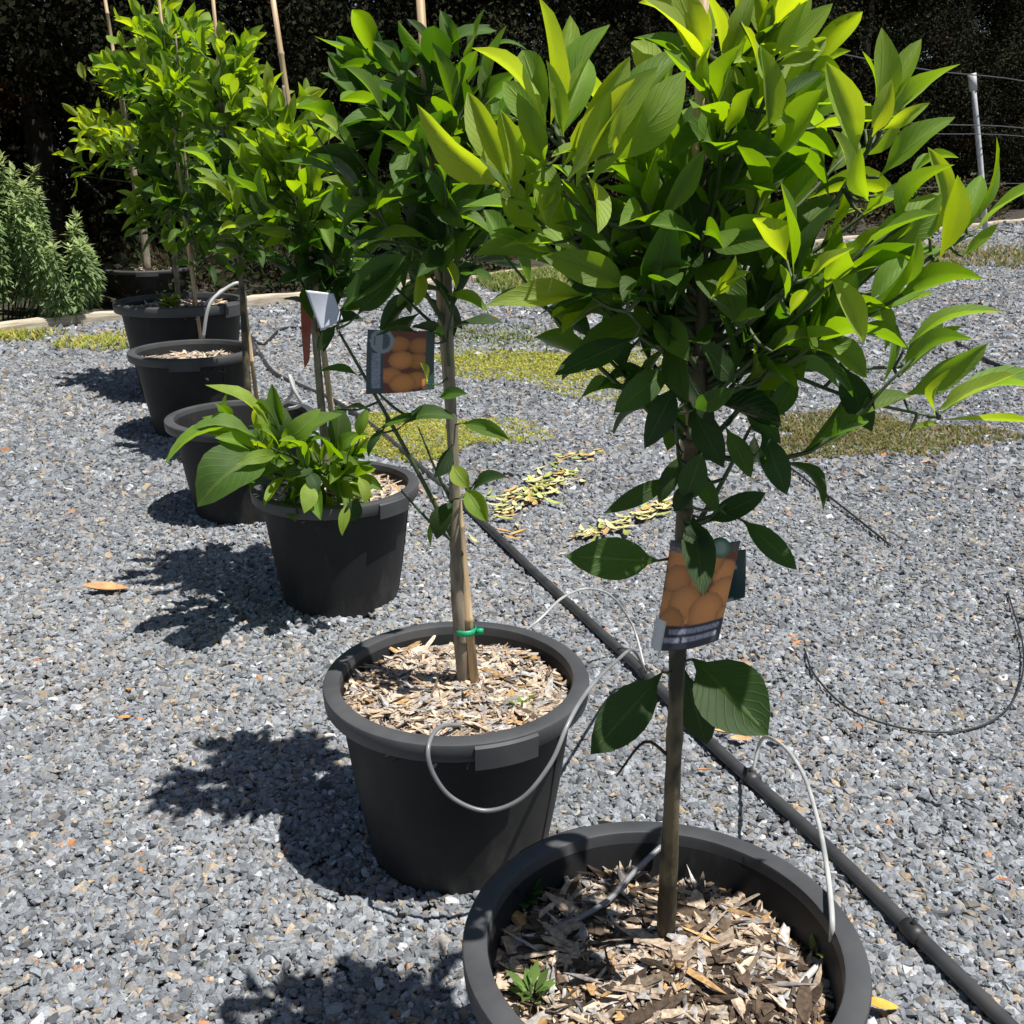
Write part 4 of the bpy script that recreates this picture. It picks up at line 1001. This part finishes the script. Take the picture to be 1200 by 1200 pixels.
weeds('weeds', 'sparse greenish weeds on the gravel beyond the tag', 600, 400, .9, .7, 1100, .03, GG, .006, 7)
weeds('weeds', 'small yellow weeds left of the timber edging', 15, 397, .34, .3, 420, .05, YG, .007, 8)

def seedling(label, p, n, L, col, up=.6):
    root = thing('seedling', label, 'weed', tuple(p), 'small weeds growing in the pots')
    m = MB(); LVv = []
    s_ = MB()
    for k in range(n):
        a = rng.uniform(0, 2 * PI); e = rng.uniform(.2, 1.1)
        d = nrm([math.cos(a) * math.cos(e), math.sin(a) * math.cos(e), math.sin(e) * up + .2]); b0 = np.array([math.cos(a) * .006, math.sin(a) * .006, rng.uniform(0, L * .7)])
        sd = nrm(np.cross(d, [0, 0, 1])); l = L * rng.uniform(.6, 1.2); w_ = l * .2
        c = np.array(col) * rng.uniform(.7, 1.3)
        m.add([b0, b0 + d * l * .5 + sd * w_ + [0, 0, .001], b0 + d * l, b0 + d * l * .5 - sd * w_ + [0, 0, .001]], [(0, 1, 2, 3)], c)
    s_.tube([(0, 0, -.01), (0, 0, L * .8)], .0012, 5, 1); s_.build('stem', M['twig'], root)
    m.build('foliage', M['plant'], root, color=True)
seedling('small bright green weed in the mulch of the second pot', Ph(612, 832, .305), 22, .022, (.20, .33, .05))
seedling('dark green weed against the left inner wall of the nearest pot', Ph(614, 1058, .285), 30, .032, (.06, .15, .03), .9)
seedling('light green weed at the front of the nearest pot', Ph(622, 1172, .285), 26, .026, (.20, .32, .08))
seedling('tiny weed behind the trunk in the nearest pot', Ph(800, 1003, .285), 12, .018, (.22, .30, .06))
seedling('weed cluster on the front rim of the wide tall pot', Ph(200, 364, .47), 60, .07, (.30, .36, .05), .4)
seedling('tiny weed at the right inner wall of the nearest pot', Ph(957, 1122, .285), 12, .018, (.22, .30, .06))

# ------------------------------------------------------------------ timber edging
def edging(label, s0, s1):
    a, b = E(s0), E(s1); L = np.linalg.norm(b - a); m = MB(); n = 40
    prof = [(-.045, 0), (-.05, .06), (-.044, .082), (.044, .085), (.05, .06), (.045, 0)]
    V = []; 
    for i in range(n + 1):
        x = L * (i / n - .5); wz = .006 * math.sin(i * .7 + s0) + rng.normal(0, .0015)
        for q, z in prof: V.append((x, q + wz * .6, z + (wz if z > .03 else -.02)))
    fs = [(i * 6 + k, i * 6 + k + 1, i * 6 + 7 + k, i * 6 + 6 + k) for i in range(n) for k in range(5)] + [tuple(range(6)), tuple(n * 6 + k for k in range(5, -1, -1))]
    m.add(V, fs); o = m.build('edging_board', M['timber'], smooth=False); o.location = tuple((a + b) / 2); o.rotation_euler = (0, 0, PI / 4)
    tag(o, label, 'timber edging', 'timber boards edging the garden bed')
edging('weathered pale edging board in front of the leafy shrub at left', -2.2, .93)
edging('pale edging board running behind the far pots', .96, 3.2)
edging('pale edging board behind the second citrus trunk', 3.23, 5.9)
edging('far edging board behind the crown of the nearest tree', 5.93, 9.2)
edging('farthest edging board at the right of the yard', 9.23, 14.5)

# ------------------------------------------------------------------ shrub at left: upright stems set densely with narrow leaves
def shrub():
    base = E(.08, .62); root = thing('leafy_shrub', 'dense light green shrub with upright brush like stems behind the edging', 'shrub', tuple(base))
    V, Fq, C = [], [], []; st = MB()
    stems = []
    for k in range(62):
        a = rng.uniform(0, 2 * PI); q = math.sqrt(rng.uniform()); x, y_ = .78 * q * math.cos(a), .55 * q * math.sin(a)
        top = (1.56 - .66 * max(0, (x + .1) / .78) ** 1.1 - .15 * q) * rng.uniform(.62, 1.06)
        stems.append((x, y_, max(top, .3)))
    for k in range(30):
        a = rng.uniform(-PI, .4); stems.append((.80 * math.cos(a), .55 * math.sin(a), rng.uniform(.22, .6)))
    for x, y_, top in stems:
        tip = np.array([x * 1.04 + rng.normal(0, .03), y_ * 1.04 + rng.normal(0, .03), top]); p0 = np.array([x * .7, y_ * .7, 0]); mid = (p0 + tip) / 2 + [x * .18, y_ * .18, 0]
        st.tube([p0, mid, tip], [.008, .005, .003], 5, 4, (.1, .12, .05))
        P = catmull(np.array([p0, mid, tip]), 14); n = int(top * 150) + 20
        for j in range(n):
            q = .22 + .78 * (j / n) ** .8; i = min(int(q * (len(P) - 1)), len(P) - 2); pos = P[i] + (q * (len(P) - 1) - i) * (P[i + 1] - P[i]); ax = nrm(P[i + 1] - P[i])
            fi = j * 2.4 + rng.normal(0, .3); s1 = nrm(np.cross(ax, [1, .2, .1])); s2 = np.cross(ax, s1); rad = math.cos(fi) * s1 + math.sin(fi) * s2
            g = max(0, (q - .84) / .16); an = 1.8 - .85 * g + rng.normal(0, .3); d = nrm(ax * math.cos(an) + rad * math.sin(an)); l = rng.uniform(.05, .085) * (1 + .1 * g); sd = nrm(np.cross(d, ax)) * l * .17
            b = len(V); V += [pos, pos + d * l * .5 + sd, pos + d * l + np.array([0, 0, -.022 * (1 - g)]), pos + d * l * .5 - sd]; Fq.append((b, b + 1, b + 2, b + 3))
            c = (np.array([.26, .37, .15]) * (1 - g) + np.array([.54, .64, .27]) * g) * rng.uniform(.65, 1.3); C += [c] * 4
    st.build('stems', M['twig'], root); bulk('foliage', np.array(V), np.array(Fq), np.clip(np.array(C), 0, 1), M['plant'], root)
shrub()

# ------------------------------------------------------------------ dark evergreen trees behind
def evergreen(label, loc, seed, hgt=6.5, rad=1.65, n=9000):
    r = np.random.default_rng(seed); root = thing('evergreen_tree', label, 'tree', tuple(loc), 'dark evergreen trees behind the yard')
    tk = MB(); tk.tube([(0, 0, -.05), (.05, .02, 1.2), (-.04, .0, 3.5), (0, 0, hgt * .95)], [.17, .14, .09, .03], 10, 5)
    for k in range(26):
        z = r.uniform(.9, hgt * .85); a = r.uniform(0, 2 * PI); l = rad * r.uniform(.5, .95)
        tk.tube([(0, 0, z), (math.cos(a) * l * .5, math.sin(a) * l * .5, z + .12), (math.cos(a) * l, math.sin(a) * l, z - .1)], [.035, .02, .008], 5, 3)
    tk.build('trunk', M['trunk_dark'], root)
    nc = 170; z = np.concatenate([r.uniform(.15, 2.0, 50), r.uniform(1.6, hgt, nc - 50)])
    pr = np.where(z < 1.6, .62 + .25 * z / 1.6, np.clip(1.02 - ((z - 2.6) / (hgt - 2.3)) ** 2 * .75, .1, 1.02))
    a = r.uniform(0, 2 * PI, nc); q = np.sqrt(r.uniform(.15, 1, nc)) * pr * rad
    cc = np.stack([q * np.cos(a), q * np.sin(a), z], 1)
    idx = r.integers(0, nc, n); sz = r.uniform(.16, .42, nc)
    P = cc[idx] + r.normal(0, 1, (n, 3)) * sz[idx, None] * np.array([.62, .62, .5]); P[:, 2] = np.maximum(P[:, 2], .05)
    d = r.normal(0, 1, (n, 3)); d[:, 2] -= .6; d /= np.linalg.norm(d, axis=1)[:, None]
    e = np.cross(d, r.normal(0, 1, (n, 3))); e /= np.linalg.norm(e, axis=1)[:, None]
    l = r.uniform(.035, .085, n)[:, None]; w_ = l * .27
    V = np.stack([P, P + d * l * .5 + e * w_, P + d * l, P + d * l * .5 - e * w_], 1).reshape(-1, 3)
    tone = r.uniform(.5, 1.5, nc)[idx] * r.uniform(.7, 1.3, n)
    c = np.array([.019, .022, .011])[None] * tone[:, None]
    br_ = r.uniform(size=n) < .10; c[br_] = np.array([.048, .034, .018]) * tone[br_, None]
    og = (r.uniform(size=nc) < .05)[idx]; c[og] = np.array([.05, .026, .012]) * tone[og, None]
    bulk('crown', V, np.arange(4 * n).reshape(n, 4), np.repeat(c, 4, 0), M['conifer'], root)
    return root
ev = []
spots = []
s = -3.6; k = 0
while s < 24:
    spots.append((s + rng.normal(0, .12), 2.5 + rng.normal(0, .25) + (.5 if k % 2 else 0))); s += 1.15 + .035 * max(0, s); k += 1
EVL = ['dark evergreen beyond the left picture edge, left of the leafy shrub', 'dark evergreen behind the leafy shrub at the left picture edge',
       'dark evergreen just right of the shrub, left of the farthest citrus', 'dark evergreen behind the crowns of the two farthest citrus trees',
       'dark evergreen in the gap between the third bare cane and the glossy dark citrus', 'dark evergreen behind the bare cane of the glossy dark citrus',
       'dark evergreen behind the upper left bright fan of the nearest crown', 'dark evergreen behind the nearest crown, just left of its trunk',
       'dark evergreen straight behind the trunk of the nearest crown', 'dark evergreen behind the bright top tuft right of the nearest trunk',
       'dark evergreen in the gap right of the top tuft of the nearest crown', 'dark evergreen behind the upright right fan of the nearest crown',
       'dark evergreen just left of the white trellis post', 'dark evergreen directly behind the white trellis post',
       'dark evergreen right of the trellis post, near the picture edge', 'dark evergreen at the right edge standing half behind its neighbour',
       'dark evergreen cut by the right picture edge', 'farthest dark evergreen, almost hidden at the right picture edge']
spots = spots[2:]
src = {}
VAR = 4
for k, (s, off_) in enumerate(spots):
    p = E(s, off_, .0)
    if k < VAR:
        o = evergreen('x', p, 40 + k, rng.uniform(6.2, 7.2), 1.75, 75000); src[k] = o
    else:
        o = copy_tree(src[k % VAR]); o.location = tuple(p)
    o.rotation_euler = (0, 0, rng.uniform(0, 6.28)); o.scale = (1.0, 1.0, rng.uniform(.92, 1.1))
    ev.append(o)
for k in range(1, len(spots), 2):
    o = copy_tree(src[(k + 1) % VAR]); o.location = tuple(E(spots[k][0] - .6, 5.3 + rng.normal(0, .3), 0)); o.rotation_euler = (0, 0, rng.uniform(0, 6.28)); o.scale = (1.35, 1.35, 1.05)
    o['label'] = 'dark evergreen of the back row seen only through gaps of the front row'
    o['group'] = 'back row of dark evergreens'
for k, o in enumerate(ev):
    o['label'] = EVL[min(k, len(EVL) - 1)]

# low dark plants in the bed, just behind the edging
def bedplant(label, loc, seed, hgt, rad, n, cols):
    r = np.random.default_rng(seed); root = thing('low_bush', label, 'bush', tuple(loc), 'low bushes in the shaded bed'); V = []; C = []
    st = MB()
    for k in range(9):
        a = r.uniform(0, 2 * PI); st.tube([(0, 0, 0), (math.cos(a) * rad * .4, math.sin(a) * rad * .4, hgt * .5), (math.cos(a) * rad * .8, math.sin(a) * rad * .8, hgt * r.uniform(.6, .9))], [.008, .006, .003], 5, 3)
    st.build('stems', M['twig'], root)
    v = r.normal(0, 1, (n, 3)); v /= np.linalg.norm(v, axis=1)[:, None]; v[:, 2] = np.abs(v[:, 2]); v *= r.uniform(.45, 1, (n, 1)) ** .5
    P = v * [rad, rad, hgt] * (1 + .25 * np.sin(5 * v[:, :1] + seed)) + [0, 0, .03]
    d = v + r.normal(0, .5, (n, 3)); d /= np.linalg.norm(d, axis=1)[:, None]; e = np.cross(d, r.normal(0, 1, (n, 3))); e /= np.linalg.norm(e, axis=1)[:, None]
    l = r.uniform(.05, .11, n)[:, None]; w_ = l * .22
    VV = np.stack([P, P + d * l * .5 + e * w_, P + d * l, P + d * l * .5 - e * w_], 1).reshape(-1, 3)
    c = np.array(cols)[r.integers(0, len(cols), n)] * r.uniform(.6, 1.3, (n, 1))
    bulk('foliage', VV, np.arange(4 * n).reshape(n, 4), np.repeat(c, 4, 0), M['plant'], root)
DKG = [(.035, .06, .02), (.06, .07, .03), (.08, .06, .035)]
BRN = [(.12, .08, .045), (.09, .08, .03), (.05, .06, .025)]
bedplant('low dark bush behind the farthest pots in shade', E(1.15, .55), 5, .5, .45, 1100, DKG)
bedplant('low dark bush between the thin dark trunk and the white tag', E(2.0, .6), 6, .55, .5, 1200, DKG)
bedplant('low brownish bush behind the second trunk', E(3.6, .7), 8, .6, .6, 1300, BRN)
bedplant('low brownish bush left of the nearest crown', E(5.6, .9), 9, .6, .7, 1300, BRN)
bedplant('brownish bush behind the nearest crown, left of the trellis post', E(9.6, .8), 10, .8, .9, 1500, BRN)
bedplant('rusty brown bush at right under the trellis wires', E(12.4, .9), 11, .9, .9, 1500, BRN)

# ------------------------------------------------------------------ wire trellis at the right
pb = Pd(1158, 275, 16.6); pb[2] = 0; ptop = Pd(1139, 88, 16.6)
root = thing('trellis_post', 'leaning white trellis post rising above the leaves at the right edge', 'post', tuple(pb))
m = MB(); m.tube([(0, 0, -.1), (ptop - pb) * .5, ptop - pb], [.042, .040, .038], 10, 2); m.build('shaft', M['white'], root)
m = MB(); u = nrm(ptop - pb); m.tube([(ptop - pb) - u * .22, ptop - pb + u * .02], [.058, .066], 8, 1); m.build('cap', M['white'], root)
dv = np.array([.7071, .7071, 0])
for zh, lab in ((2.28, 'topmost trellis wire crossing behind the white post'), (1.62, 'middle trellis wire with a dark sleeve behind the white post'), (1.50, 'slack trellis wire just under the middle one'), (.80, 'lowest trellis wire left of the white post')):
    p = pb + np.array([0, .1, zh]); a = p - dv * 7.5; b = p + dv * 6
    hose('trellis_wire', lab, 'wire', [a + [0, 0, .05 * zh], p - dv * 3 + [0, 0, -.02], p, p + dv * 3 + [0, 0, -.05], b], .008 if zh > 1.6 else .007, 'wire', 'wires of the trellis', 6, 4)
